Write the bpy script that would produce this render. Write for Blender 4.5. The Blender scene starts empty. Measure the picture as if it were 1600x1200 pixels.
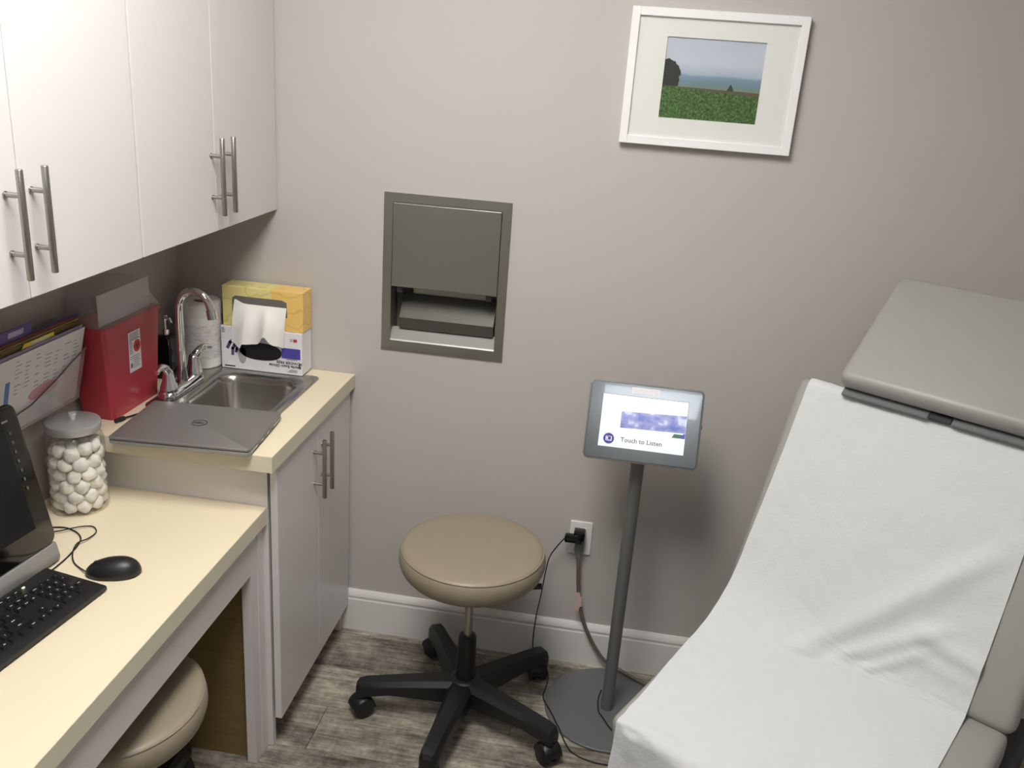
import bpy, bmesh, math, random
from mathutils import Vector, Matrix, noise as mnoise

random.seed(7)
R = math.radians
PI = math.pi
scn = bpy.context.scene
col = scn.collection

# ------------------------------------------------------------------ camera, world, exposure
# metres: back wall is y=0 (room towards -y), left wall is x=0, floor z=0
cd = bpy.data.cameras.new('camera')
cam = bpy.data.objects.new('camera', cd)
col.objects.link(cam)
_r = Vector((0.98622, 0.15004, 0.06963)); _u = Vector((-0.11554, 0.32362, 0.93911)); _f = Vector((-0.11837, 0.93422, -0.33650))
cam.matrix_world = Matrix(((_r.x, _u.x, -_f.x, 1.3710), (_r.y, _u.y, -_f.y, -2.5224), (_r.z, _u.z, -_f.z, 1.8495), (0, 0, 0, 1)))
cd.sensor_width = 36.0
cd.lens = 1407.93 / 1600 * 36.0
cd.clip_start = 0.02
scn.camera = cam

world = bpy.data.worlds.new('world'); scn.world = world
world.use_nodes = True
world.node_tree.nodes['Background'].inputs[0].default_value = (0.8, 0.82, 0.9, 1)
world.node_tree.nodes['Background'].inputs[1].default_value = 0.02

vs = scn.view_settings
vs.view_transform = 'Standard'; vs.look = 'None'; vs.gamma = 1.0; vs.exposure = 1.0
vs.use_curve_mapping = False

KEY_LIGHT = 13.5      # emission of the ceiling panel over the desk side
FILL_LIGHT = 7.5      # emission of the panel further back in the room

# ------------------------------------------------------------------ helpers
def sr(r, g, b):
    f = lambda c: (c / 255 / 12.92) if c / 255 <= 0.04045 else ((c / 255 + 0.055) / 1.055) ** 2.4
    return (f(r), f(g), f(b), 1.0)

MATS = {}
def mat(name, c, rough=0.5, metal=0.0, var=0.04, scale=12.0, bump=0.0, bscale=80.0, spec=0.5, stretch=None, coat=0.0, trans=0.0, emit=None, estr=0.0, alpha=1.0):
    """plain procedural surface: noise-varied colour, optional noise bump"""
    m = bpy.data.materials.new(name); m.use_nodes = True
    nt = m.node_tree; N = nt.nodes; L = nt.links
    b = N['Principled BSDF']
    tc = N.new('ShaderNodeTexCoord')
    src = tc.outputs['Object']
    if stretch:
        mp = N.new('ShaderNodeMapping'); mp.inputs['Scale'].default_value = stretch
        L.new(src, mp.inputs['Vector']); src = mp.outputs['Vector']
    nz = N.new('ShaderNodeTexNoise'); nz.inputs['Scale'].default_value = scale; nz.inputs['Detail'].default_value = 4
    L.new(src, nz.inputs['Vector'])
    mx = N.new('ShaderNodeMix'); mx.data_type = 'RGBA'
    lo = [max(0, x * (1 - var)) for x in c[:3]] + [1]; hi = [min(1, x * (1 + var)) for x in c[:3]] + [1]
    mx.inputs[6].default_value = lo; mx.inputs[7].default_value = hi
    L.new(nz.outputs['Fac'], mx.inputs[0])
    L.new(mx.outputs[2], b.inputs['Base Color'])
    b.inputs['Roughness'].default_value = rough
    b.inputs['Metallic'].default_value = metal
    b.inputs['Specular IOR Level'].default_value = spec
    b.inputs['Coat Weight'].default_value = coat
    b.inputs['Alpha'].default_value = alpha
    if emit:
        b.inputs['Emission Color'].default_value = emit; b.inputs['Emission Strength'].default_value = estr
    if bump:
        n2 = N.new('ShaderNodeTexNoise'); n2.inputs['Scale'].default_value = bscale; n2.inputs['Detail'].default_value = 3
        L.new(src, n2.inputs['Vector'])
        bp = N.new('ShaderNodeBump'); bp.inputs['Strength'].default_value = bump; bp.inputs['Distance'].default_value = 0.002
        L.new(n2.outputs['Fac'], bp.inputs['Height']); L.new(bp.outputs['Normal'], b.inputs['Normal'])
    MATS[name] = m
    return m

def clear_mat(name, tint, density=0.25, rough=0.1):
    """thin clear plastic or glass: see-through with a Fresnel sheen and a little body colour"""
    m = bpy.data.materials.new(name); m.use_nodes = True
    nt = m.node_tree; N = nt.nodes; L = nt.links
    out = N['Material Output']; N.remove(N['Principled BSDF'])
    tr = N.new('ShaderNodeBsdfTransparent'); df = N.new('ShaderNodeBsdfDiffuse'); gl = N.new('ShaderNodeBsdfGlossy')
    df.inputs['Color'].default_value = tint; gl.inputs['Roughness'].default_value = rough
    lw = N.new('ShaderNodeLayerWeight'); lw.inputs['Blend'].default_value = 0.5
    pw = N.new('ShaderNodeMath'); pw.operation = 'POWER'; pw.inputs[1].default_value = 4.0; L.new(lw.outputs['Facing'], pw.inputs[0])
    fr = N.new('ShaderNodeMath'); fr.operation = 'MULTIPLY_ADD'; fr.inputs[1].default_value = 0.8; fr.inputs[2].default_value = 0.04; L.new(pw.outputs[0], fr.inputs[0])
    m1 = N.new('ShaderNodeMixShader'); m1.inputs[0].default_value = density
    L.new(tr.outputs[0], m1.inputs[1]); L.new(df.outputs[0], m1.inputs[2])
    m2 = N.new('ShaderNodeMixShader'); L.new(fr.outputs[0], m2.inputs[0])
    L.new(m1.outputs[0], m2.inputs[1]); L.new(gl.outputs[0], m2.inputs[2])
    L.new(m2.outputs[0], out.inputs['Surface'])
    MATS[name] = m
    return m

class B:
    """collects shapes into one bmesh"""
    def __init__(s): s.bm = bmesh.new()
    def merge(s, tmp, M=None):
        if M is not None: bmesh.ops.transform(tmp, matrix=M, verts=tmp.verts)
        me = bpy.data.meshes.new('tmp'); tmp.to_mesh(me); tmp.free()
        s.bm.from_mesh(me); bpy.data.meshes.remove(me)
        return s
    def box(s, lo, hi, r=0.0, seg=2, M=None):
        t = bmesh.new()
        bmesh.ops.create_cube(t, size=1.0)
        for v in t.verts:
            v.co = Vector([lo[i] + (v.co[i] + 0.5) * (hi[i] - lo[i]) for i in range(3)])
        if r > 0:
            bmesh.ops.bevel(t, geom=list(t.edges), offset=r, segments=seg, profile=0.5, affect='EDGES')
        return s.merge(t, M)
    def tube(s, pts, r, n=10, caps=True, M=None):
        t = bmesh.new(); pts = [Vector(p) for p in pts]; rings = []
        rr = r if isinstance(r, (list, tuple)) else [r] * len(pts)
        nrm = None
        for i, p in enumerate(pts):
            d = (pts[min(i + 1, len(pts) - 1)] - pts[max(i - 1, 0)]).normalized()
            if nrm is None:
                nrm = d.orthogonal().normalized()
            nrm = (nrm - d * nrm.dot(d)).normalized(); bn = d.cross(nrm)
            rings.append([t.verts.new(p + (nrm * math.cos(a) + bn * math.sin(a)) * rr[i]) for a in [2 * PI * k / n for k in range(n)]])
        for a, b in zip(rings, rings[1:]):
            for k in range(n): t.faces.new((a[k], a[(k + 1) % n], b[(k + 1) % n], b[k]))
        if caps:
            t.faces.new(rings[0][::-1]); t.faces.new(rings[-1])
        return s.merge(t, M)
    def lathe(s, prof, c=(0, 0, 0), n=40, M=None):
        """prof: list of (radius, z) from bottom to top, about the vertical through c"""
        t = bmesh.new(); rings = []
        for r, z in prof:
            if r < 1e-6: rings.append([t.verts.new((c[0], c[1], c[2] + z))])
            else: rings.append([t.verts.new((c[0] + r * math.cos(2 * PI * k / n), c[1] + r * math.sin(2 * PI * k / n), c[2] + z)) for k in range(n)])
        for a, b in zip(rings, rings[1:]):
            for k in range(n):
                k2 = (k + 1) % n
                if len(a) == 1 and len(b) == 1: continue
                if len(a) == 1: t.faces.new((a[0], b[k2], b[k]))
                elif len(b) == 1: t.faces.new((a[k], a[k2], b[0]))
                else: t.faces.new((a[k], a[k2], b[k2], b[k]))
        return s.merge(t, M)
    def loft(s, loops, cap0=True, cap1=True, M=None):
        t = bmesh.new(); rs = [[t.verts.new(p) for p in lp] for lp in loops]; n = len(loops[0])
        for a, b in zip(rs, rs[1:]):
            for k in range(n): t.faces.new((a[k], a[(k + 1) % n], b[(k + 1) % n], b[k]))
        if cap0: t.faces.new(rs[0][::-1])
        if cap1: t.faces.new(rs[-1])
        return s.merge(t, M)
    def prism(s, poly, h, M=None):
        """polygon in local xy, extruded from z=0 to z=h"""
        return s.loft([[(x, y, 0) for x, y in poly], [(x, y, h) for x, y in poly]], M=M)
    def grid(s, P, M=None):
        t = bmesh.new(); V = [[t.verts.new(p) for p in row] for row in P]
        for i in range(len(V) - 1):
            for j in range(len(V[0]) - 1): t.faces.new((V[i][j], V[i][j + 1], V[i + 1][j + 1], V[i + 1][j]))
        return s.merge(t, M)
    def text(s, body, size, M, depth=0.0003, align='CENTER', bold=0.0):
        cu = bpy.data.curves.new('t', 'FONT'); cu.body = body; cu.size = size; cu.align_x = align; cu.align_y = 'CENTER'
        cu.extrude = depth; cu.resolution_u = 2; cu.offset = bold
        o = bpy.data.objects.new('t', cu); col.objects.link(o)
        dg = bpy.context.evaluated_depsgraph_get()
        me = bpy.data.meshes.new_from_object(o.evaluated_get(dg))
        t = bmesh.new(); t.from_mesh(me)
        bpy.data.objects.remove(o); bpy.data.meshes.remove(me); bpy.data.curves.remove(cu)
        return s.merge(t, M)
    def xf(s, M):
        bmesh.ops.transform(s.bm, matrix=M, verts=s.bm.verts); return s

WM = {}
def obj(name, b, m, parent=None, smooth=False, local=False, angle=40):
    """link the collected shapes as one mesh object; geometry is in world space unless local"""
    bm = b.bm
    bmesh.ops.recalc_face_normals(bm, faces=bm.faces)
    W = WM.get(parent.name, Matrix()) if parent else Matrix()
    if parent and not local: bmesh.ops.transform(bm, matrix=W.inverted(), verts=bm.verts)
    me = bpy.data.meshes.new(name); bm.to_mesh(me); bm.free()
    if smooth:
        for p in me.polygons: p.use_smooth = True
        me.set_sharp_from_angle(angle=R(angle))
    o = bpy.data.objects.new(name, me); col.objects.link(o)
    if m: me.materials.append(m)
    if parent: o.parent = parent
    WM[o.name] = W.copy()
    return o

def tag(o, label, cat, group=None, kind=None):
    o['label'] = label
    if cat: o['category'] = cat
    if group: o['group'] = group
    if kind: o['kind'] = kind
    return o

def thing(name, label, cat, loc=(0, 0, 0), rz=0.0, group=None):
    o = bpy.data.objects.new(name, None); col.objects.link(o)
    o.empty_display_size = 0.05
    o.location = loc; o.rotation_euler = (0, 0, rz)
    WM[o.name] = Matrix.Translation(loc) @ Matrix.Rotation(rz, 4, 'Z')
    return tag(o, label, cat, group)

def struct(o, label=None):
    o['kind'] = 'structure'
    if label: o['label'] = label
    return o

def copy_tree(o, parent=None):
    c = o.copy(); col.objects.link(c); c.parent = parent
    for ch in list(o.children): copy_tree(ch, c)
    return c

def rrect(x0, x1, y0, y1, r, z, n=6):
    P = []
    for cx, cy, a0 in ((x1 - r, y1 - r, 0), (x0 + r, y1 - r, 90), (x0 + r, y0 + r, 180), (x1 - r, y0 + r, 270)):
        for k in range(n + 1):
            a = R(a0 + 90 * k / n); P.append((cx + r * math.cos(a), cy + r * math.sin(a), z))
    return P

def spline(pts, n=8):
    P = [Vector(p) for p in pts]; out = []
    for i in range(len(P) - 1):
        p0 = P[max(i - 1, 0)]; p1 = P[i]; p2 = P[i + 1]; p3 = P[min(i + 2, len(P) - 1)]
        for k in range(n):
            t = k / n
            out.append(0.5 * ((2 * p1) + (p2 - p0) * t + (2 * p0 - 5 * p1 + 4 * p2 - p3) * t * t + (3 * p1 - p0 - 3 * p2 + p3) * t ** 3))
    out.append(P[-1]); return out

def frame_m(o, x, y, z):
    """matrix with the given axes and origin"""
    x = Vector(x).normalized(); y = Vector(y).normalized(); z = Vector(z).normalized()
    return Matrix(((x.x, y.x, z.x, o[0]), (x.y, y.y, z.y, o[1]), (x.z, y.z, z.z, o[2]), (0, 0, 0, 1)))

def face_left_wall(x, y, z):      # local x -> +y, local y -> +z, local z -> +x : print on a surface facing +x
    return frame_m((x, y, z), (0, 1, 0), (0, 0, 1), (1, 0, 0))
def face_front(x, y, z):          # local x -> +x, local y -> +z, local z -> -y : print on a surface facing the room
    return frame_m((x, y, z), (1, 0, 0), (0, 0, 1), (0, -1, 0))

# ------------------------------------------------------------------ materials
M_wall = mat('wall_paint', sr(186, 181, 177), 0.75, var=0.015, scale=3, bump=0.08, bscale=220, spec=0.25)
M_ceil = mat('ceiling_paint', sr(225, 222, 216), 0.9, var=0.02, scale=5, bump=0.1, bscale=150, spec=0.1)
M_base = mat('baseboard_paint', sr(222, 220, 217), 0.35, var=0.015, scale=6)
M_lam = mat('white_laminate', sr(213, 209, 208), 0.32, var=0.01, scale=4, bump=0.02, bscale=300)
M_edge = mat('laminate_edge', sr(214, 208, 202), 0.4, var=0.02)
M_cream = mat('cream_laminate', sr(228, 215, 187), 0.38, var=0.012, scale=6)
M_cream_edge = mat('cream_laminate_edge', sr(214, 207, 186), 0.4, var=0.02, scale=20)
M_raw = mat('raw_board', sr(128, 106, 66), 0.75, var=0.2, scale=14, stretch=(1, 1, 6))
M_steel = mat('brushed_steel', sr(168, 166, 160), 0.32, 1.0, var=0.06, scale=60, stretch=(1, 1, 14), bump=0.03, bscale=300)
M_steel_in = mat('galvanised_steel', sr(128, 127, 120), 0.55, 0.5, var=0.08, scale=25)
M_steel_d = mat('dispenser_steel', sr(160, 161, 156), 0.38, 1.0, var=0.05, scale=30, stretch=(12, 12, 1))
M_sink = mat('sink_steel', sr(176, 174, 168), 0.26, 1.0, var=0.05, scale=30)
M_chrome = mat('chrome', sr(222, 222, 224), 0.06, 1.0, var=0.01)
M_black = mat('black_plastic', sr(26, 26, 27), 0.42, var=0.12, scale=40, bump=0.05, bscale=500)
M_blackg = mat('black_gloss', sr(12, 12, 13), 0.12, var=0.05)
M_key = mat('key_plastic', sr(20, 20, 22), 0.45, var=0.1)
M_silver = mat('silver_plastic', sr(150, 149, 146), 0.35, var=0.03, metal=0.3)
M_vinyl = mat('taupe_vinyl', sr(146, 135, 116), 0.42, var=0.05, scale=18, bump=0.06, bscale=420)
M_pad = mat('grey_vinyl', sr(149, 148, 143), 0.45, var=0.03, scale=10, bump=0.05, bscale=420)
M_greym = mat('grey_powdercoat', sr(112, 114, 115), 0.45, 0.25, var=0.04, scale=60, bump=0.04, bscale=600)
M_dark = mat('charcoal_plastic', sr(48, 49, 53), 0.5, var=0.08)
M_paper = mat('exam_paper', sr(201, 203, 204), 0.85, var=0.03, scale=40, bump=0.45, bscale=120, spec=0.15)
M_white = mat('white_plastic', sr(232, 231, 227), 0.4, var=0.015)
M_matb = mat('mat_board', sr(228, 229, 224), 0.9, var=0.01)
M_framew = mat('white_frame', sr(236, 236, 236), 0.35, var=0.01)
M_red = mat('red_plastic', sr(180, 60, 72), 0.3, var=0.06, scale=8)
M_clear = clear_mat('clear_plastic', (0.85, 0.80, 0.82, 1), 0.2, 0.2)
M_acryl = clear_mat('acrylic', (0.8, 0.78, 0.8, 1), 0.16, 0.08)
M_glass = clear_mat('jar_glass', (0.85, 0.9, 0.88, 1), 0.03, 0.02)
M_cotton = mat('cotton', sr(240, 236, 226), 0.95, var=0.03, scale=30, bump=0.4, bscale=160, spec=0.05)
M_lap = mat('laptop_grey', sr(132, 129, 127), 0.4, 0.4, var=0.03, scale=30)
M_ink = mat('dark_ink', sr(40, 40, 46), 0.6)
M_inkg = mat('grey_ink', sr(120, 118, 120), 0.7)
M_legend = mat('key_legend', sr(205, 205, 205), 0.6)
M_purple = mat('violet_print', sr(78, 72, 160), 0.5, var=0.15, scale=60)
M_orange = mat('orange_red_print', sr(205, 62, 36), 0.5)
M_tissue = mat('tissue', sr(240, 238, 232), 0.9, var=0.015, bump=0.15, bscale=120, spec=0.1)
M_white_card = mat('white_card', sr(228, 226, 230), 0.5, var=0.015)
M_void = mat('dark_gloves', sr(14, 14, 18), 0.6)
M_cable = mat('black_cable', sr(18, 17, 16), 0.5)
M_cordg = mat('grey_cord', sr(104, 94, 84), 0.55)

def floor_mat():
    m = bpy.data.materials.new('weathered_oak_vinyl'); m.use_nodes = True
    nt = m.node_tree; N = nt.nodes; L = nt.links; b = N['Principled BSDF']
    oi = N.new('ShaderNodeObjectInfo'); g = N.new('ShaderNodeNewGeometry')
    mu = N.new('ShaderNodeMath'); mu.operation = 'MULTIPLY'; mu.inputs[1].default_value = 37.0
    L.new(oi.outputs['Random'], mu.inputs[0])
    cb = N.new('ShaderNodeCombineXYZ'); L.new(mu.outputs[0], cb.inputs[0]); L.new(mu.outputs[0], cb.inputs[2])
    ad = N.new('ShaderNodeVectorMath'); ad.operation = 'ADD'; L.new(g.outputs['Position'], ad.inputs[0]); L.new(cb.outputs[0], ad.inputs[1])
    def nz(sc, scale, det, rough=0.6):
        mp = N.new('ShaderNodeMapping'); mp.inputs['Scale'].default_value = sc; L.new(ad.outputs[0], mp.inputs['Vector'])
        n = N.new('ShaderNodeTexNoise'); n.inputs['Scale'].default_value = scale; n.inputs['Detail'].default_value = det
        n.inputs['Roughness'].default_value = rough; L.new(mp.outputs[0], n.inputs['Vector']); return n
    n1 = nz((1, 2.6, 1), 4.2, 10, 0.78); n2 = nz((1.2, 22, 1), 5, 6, 0.65); n3 = nz((1.6, 1.0, 1), 22, 6, 0.75)
    mx = N.new('ShaderNodeMath'); mx.operation = 'MULTIPLY_ADD'; mx.inputs[1].default_value = 0.55; L.new(n1.outputs[0], mx.inputs[0])
    m2 = N.new('ShaderNodeMath'); m2.operation = 'MULTIPLY'; m2.inputs[1].default_value = 0.25; L.new(n2.outputs[0], m2.inputs[0])
    m3 = N.new('ShaderNodeMath'); m3.operation = 'MULTIPLY_ADD'; m3.inputs[1].default_value = 0.2; L.new(n3.outputs[0], m3.inputs[0]); L.new(m2.outputs[0], m3.inputs[2])
    L.new(m3.outputs[0], mx.inputs[2])
    rd = N.new('ShaderNodeMath'); rd.operation = 'MULTIPLY_ADD'; rd.inputs[1].default_value = 0.07; L.new(oi.outputs['Random'], rd.inputs[0]); L.new(mx.outputs[0], rd.inputs[2])
    cr = N.new('ShaderNodeValToRGB'); e = cr.color_ramp.elements
    e[0].position = 0.41; e[0].color = sr(72, 66, 58)
    e[1].position = 0.63; e[1].color = sr(190, 184, 168)
    k = cr.color_ramp.elements.new(0.48); k.color = sr(112, 106, 96)
    k = cr.color_ramp.elements.new(0.55); k.color = sr(150, 143, 130)
    L.new(rd.outputs[0], cr.inputs[0]); L.new(cr.outputs[0], b.inputs['Base Color'])
    b.inputs['Roughness'].default_value = 0.5; b.inputs['Specular IOR Level'].default_value = 0.35
    bp = N.new('ShaderNodeBump'); bp.inputs['Strength'].default_value = 0.2; bp.inputs['Distance'].default_value = 0.002
    L.new(n2.outputs[0], bp.inputs['Height']); L.new(bp.outputs[0], b.inputs['Normal'])
    return m
M_floor = floor_mat()

def emit_mat(name, c, s):
    m = bpy.data.materials.new(name); m.use_nodes = True
    b = m.node_tree.nodes['Principled BSDF']
    b.inputs['Base Color'].default_value = (0.8, 0.8, 0.8, 1); b.inputs['Emission Color'].default_value = c; b.inputs['Emission Strength'].default_value = s
    return m

# ------------------------------------------------------------------ room shell
RX, RY, RH = 3.05, -3.9, 2.7
fl = struct(obj('floor', B().box((-0.12, RY - 0.12, -0.12), (RX + 0.12, 0.12, -0.003)), M_dark), 'weathered grey-brown wood-look plank floor')
PW, PL = 0.18, 1.22
pm = None
rows = int(-RY / PW) + 2
for i in range(rows):
    y1 = -0.04 + 0.18 - i * PW; y0 = y1 - PW
    y1c, y0c = min(y1, -0.001), max(y0, RY + 0.001)
    if y1c - y0c < 0.01: continue
    off = -[0.3, 0.85, 0.05, 0.6, 1.0][i % 5]
    x = off
    while x < RX:
        x0, x1 = max(x, 0.001), min(x + PL, RX - 0.001)
        if x1 - x0 > 0.02:
            full = abs(x1 - x0 - PL) < 1e-6 and abs(y1c - y0c - PW) < 1e-6
            if full and pm:
                o = bpy.data.objects.new('plank', pm); col.objects.link(o); o.parent = fl
            else:
                o = obj('plank', B().box((0, 0, -0.006), (x1 - x0 - 0.0012, y1c - y0c - 0.0012, 0), 0.0008, 1), M_floor, fl)
                if full: pm = o.data
            o.location = (x0 + 0.0006, y0c + 0.0006, 0)
        x += PL

# back wall has a real opening for the recessed towel dispenser
DX0, DX1, DZ0, DZ1 = 0.6466, 1.0162, 1.0087, 1.4761
hx0, hx1, hz0, hz1 = DX0 + 0.016, DX1 - 0.016, DZ0 + 0.016, DZ1 - 0.016
b = B()
b.box((-0.12, 0, -0.1), (hx0, 0.12, RH)); b.box((hx1, 0, -0.1), (RX + 0.12, 0.12, RH))
b.box((hx0, 0, -0.1), (hx1, 0.12, hz0)); b.box((hx0, 0, hz1), (hx1, 0.12, RH))
struct(obj('wall_back', b, M_wall), 'greige painted wall behind the stool and sink')
struct(obj('wall_left', B().box((-0.12, RY, -0.1), (0, 0, RH)), M_wall), 'greige painted wall behind the cabinets')
struct(obj('wall_right', B().box((RX, RY, -0.1), (RX + 0.12, 0, RH)), M_wall), 'greige painted wall beyond the exam table')
struct(obj('wall_front', B().box((-0.12, RY - 0.12, -0.1), (RX + 0.12, RY, RH)), M_wall), 'greige painted wall facing the sink wall')
struct(obj('ceiling', B().box((-0.12, RY - 0.12, RH), (RX + 0.12, 0.12, RH + 0.1)), M_ceil), 'plain white ceiling')

def baseboard(name, M, length, label):
    prof = [(0, 0), (0.0145, 0), (0.0145, 0.118), (0.0125, 0.122), (0.0125, 0.128), (0.0145, 0.131), (0.0135, 0.138), (0.009, 0.146), (0.005, 0.152), (0, 0.152)]
    # profile in (depth, height), swept along local x
    lo = [[(0, -d, h) for d, h in prof], [(length, -d, h) for d, h in prof]]
    return struct(obj(name, B().loft(lo, M=M), M_base, smooth=True, angle=25), label)
baseboard('baseboard_back', Matrix.Translation((0.5335, 0, 0)), RX - 0.5335, 'white moulded baseboard along the sink wall')
baseboard('baseboard_right', Matrix.Translation((RX, -0.015, 0)) @ Matrix.Rotation(R(-90), 4, 'Z'), -RY - 0.015, 'white moulded baseboard beyond the exam table')

# ------------------------------------------------------------------ ceiling light panels
def panel_light(cx, cy, w, l, strength, colour, label):
    t = thing('ceiling_light', label, 'ceiling light', (cx, cy, RH))
    b = B(); f = 0.03
    for lo, hi in (((cx - w / 2 - f, cy - l / 2 - f, RH - 0.012), (cx - w / 2, cy + l / 2 + f, RH)), ((cx + w / 2, cy - l / 2 - f, RH - 0.012), (cx + w / 2 + f, cy + l / 2 + f, RH)),
                   ((cx - w / 2, cy - l / 2 - f, RH - 0.012), (cx + w / 2, cy - l / 2, RH)), ((cx - w / 2, cy + l / 2, RH - 0.012), (cx + w / 2, cy + l / 2 + f, RH))):
        b.box(lo, hi)
    obj('trim_frame', b, M_white, t)
    obj('diffuser', B().box((cx - w / 2, cy - l / 2, RH - 0.006), (cx + w / 2, cy + l / 2, RH - 0.001)), emit_mat('diffuser_' + str(int(strength * 10)), colour, strength), t)
panel_light(0.98, -1.40, 0.60, 0.95, KEY_LIGHT, (1.0, 0.98, 0.945, 1), 'lit ceiling panel nearest the wall cabinets')
panel_light(1.58, -3.12, 0.60, 0.32, FILL_LIGHT, (0.88, 0.93, 1.0, 1), 'smaller lit ceiling panel away from the cabinets')

# ------------------------------------------------------------------ cabinets
def bar_handle(parent, x, y, zc, length=0.187, gap=0.100):
    """vertical bar pull on a surface facing +x at x"""
    b = B()
    b.tube([(x + 0.031, y, zc - length / 2), (x + 0.031, y, zc - length / 2 + 0.0015), (x + 0.031, y, zc + length / 2 - 0.0015), (x + 0.031, y, zc + length / 2)], [0.0052, 0.0062, 0.0062, 0.0052], 16)
    for s in (-1, 1):
        b.tube([(x, y, zc + s * gap / 2), (x + 0.031, y, zc + s * gap / 2)], 0.0045, 12)
        b.tube([(x, y, zc + s * gap / 2), (x + 0.003, y, zc + s * gap / 2)], 0.006, 12)
    return obj('handle', b, M_steel, parent, smooth=True)

UB, UD, UT = 1.3953, 0.3244, 2.32
def upper_cabinet(ys, ha, hb, label):
    y1, ym, y0 = ys          # right end, split, left end (y falls to the left)
    t = thing('wall_cabinet', label, 'cabinet', (0, (y0 + y1) / 2, UB))
    b = B(); x = UD - 0.021; k = 0.016
    b.box((0.001, y0 + 0.001, UB + 0.004), (x, y0 + k, UT)); b.box((0.001, y1 - k, UB + 0.004), (x, y1 - 0.001, UT))
    b.box((0.001, y0 + k, UB + 0.004), (x, y1 - k, UB + 0.02)); b.box((0.001, y0 + k, UT - k), (x, y1 - k, UT))
    b.box((0.001, y0 + k, UB + 0.02), (0.008, y1 - k, UT - k))
    obj('cabinet_body', b, M_lam, t)
    for a, c, hy in ((y0 + 0.0032, ym - 0.001, ha), (ym + 0.001, y1 - 0.0032, hb)):
        d = obj('door', B().box((UD - 0.02, a, UB), (UD, c, UT), 0.0012, 2), M_lam, t)
        bar_handle(d, UD, hy, 1.5325)
upper_cabinet((-0.0005, -0.3833, -0.7362), -0.405, -0.3435, 'white two-door wall cabinet over the sink')
upper_cabinet((-0.7370, -1.109, -1.486), -1.1465, -1.080, 'white two-door wall cabinet over the computer and file holder')

# sink cabinet
H, TH, D, L1, L2 = 0.914, 0.043, 0.5641, 0.6406, 0.592
t = thing('sink_cabinet', 'white two-door base cabinet under the sink counter', 'cabinet', (0.3, -0.3, 0))
b = B()
b.box((0.002, -L2, 0.002), (0.530, -0.572, H - TH - 0.0008))                      # end panel facing the desk
b.box((0.002, -0.02, 0.10), (0.530, -0.002, H - TH - 0.0008)); b.box((0.002, -0.572, 0.10), (0.530, -0.02, 0.118))
b.box((0.002, -0.572, 0.118), (0.01, -0.02, H - TH - 0.0008))
b.box((0.50, -0.572, 0.80), (0.530, -0.02, H - TH - 0.0008))
obj('cabinet_body', b, M_lam, t)
b = B(); b.box((0.475, -0.572, 0.002), (0.49, -0.002, 0.10)); b.box((0.49, -0.035, 0.002), (0.533, -0.016, 0.10))
obj('toe_kick', b, M_edge, t)
for a, c, hy in ((-0.589, -0.2965, -0.352), (-0.2945, -0.0155, -0.2895)):
    hy = {-0.352: -0.331, -0.2895: -0.269}[hy]
    d = obj('door', B().box((0.536, a, 0.0975), (0.555, c, 0.866), 0.0012, 2), M_lam, t)
    bar_handle(d, 0.555, hy, 0.744, 0.177, 0.095)

# sink worktop with a cut-out for the basin
SX0, SX1, SY0, SY1 = 0.192, 0.452, -0.405, -0.118
b = B(); z0 = H - TH
b.box((0.002, -L1, z0), (SX0, -0.002, H)); b.box((SX1, -L1, z0), (D, -0.002, H))
b.box((SX0, -L1, z0), (SX1, SY0, H)); b.box((SX0, SY1, z0), (SX1, -0.002, H))
wt = thing('sink_worktop', 'cream laminate worktop around the steel sink', 'worktop', (0.28, -0.3, z0))
obj('worktop_slab', b, M_cream, wt)
b = B(); b.box((D, -L1 - 0.0008, z0), (D + 0.0012, -0.002, H - 0.0008)); b.box((0.002, -L1 - 0.0012, z0), (D + 0.0012, -L1, H - 0.0008))
obj('edge_band', b, M_cream_edge, wt)

# steel sink
t = thing('sink', 'rectangular stainless steel drop-in sink beside the laptop', 'sink', (0.32, -0.26, H))
loops = [rrect(0.118, 0.480, -0.442, -0.066, 0.022, H + 0.0005), rrect(0.119, 0.479, -0.441, -0.067, 0.022, H + 0.0035), rrect(0.124, 0.474, -0.436, -0.072, 0.02, H + 0.0042),
         rrect(0.200, 0.446, -0.398, -0.126, 0.05, H + 0.0028), rrect(0.206, 0.440, -0.392, -0.132, 0.048, H - 0.004), rrect(0.210, 0.436, -0.388, -0.136, 0.048, H - 0.02),
         rrect(0.218, 0.428, -0.380, -0.144, 0.045, H - 0.12), rrect(0.232, 0.414, -0.366, -0.158, 0.04, H - 0.138), rrect(0.30, 0.346, -0.285, -0.239, 0.0225, H - 0.142)]
obj('basin', B().loft(loops, cap0=False, cap1=True), M_sink, t, smooth=True, angle=50)
obj('drain', B().lathe([(0.0, 0.0), (0.0, 0.002), (0.010, 0.002), (0.012, 0.004), (0.028, 0.004), (0.03, 0.001)], (0.323, -0.262, H - 0.1415), 28), M_chrome, t, smooth=True)

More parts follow.
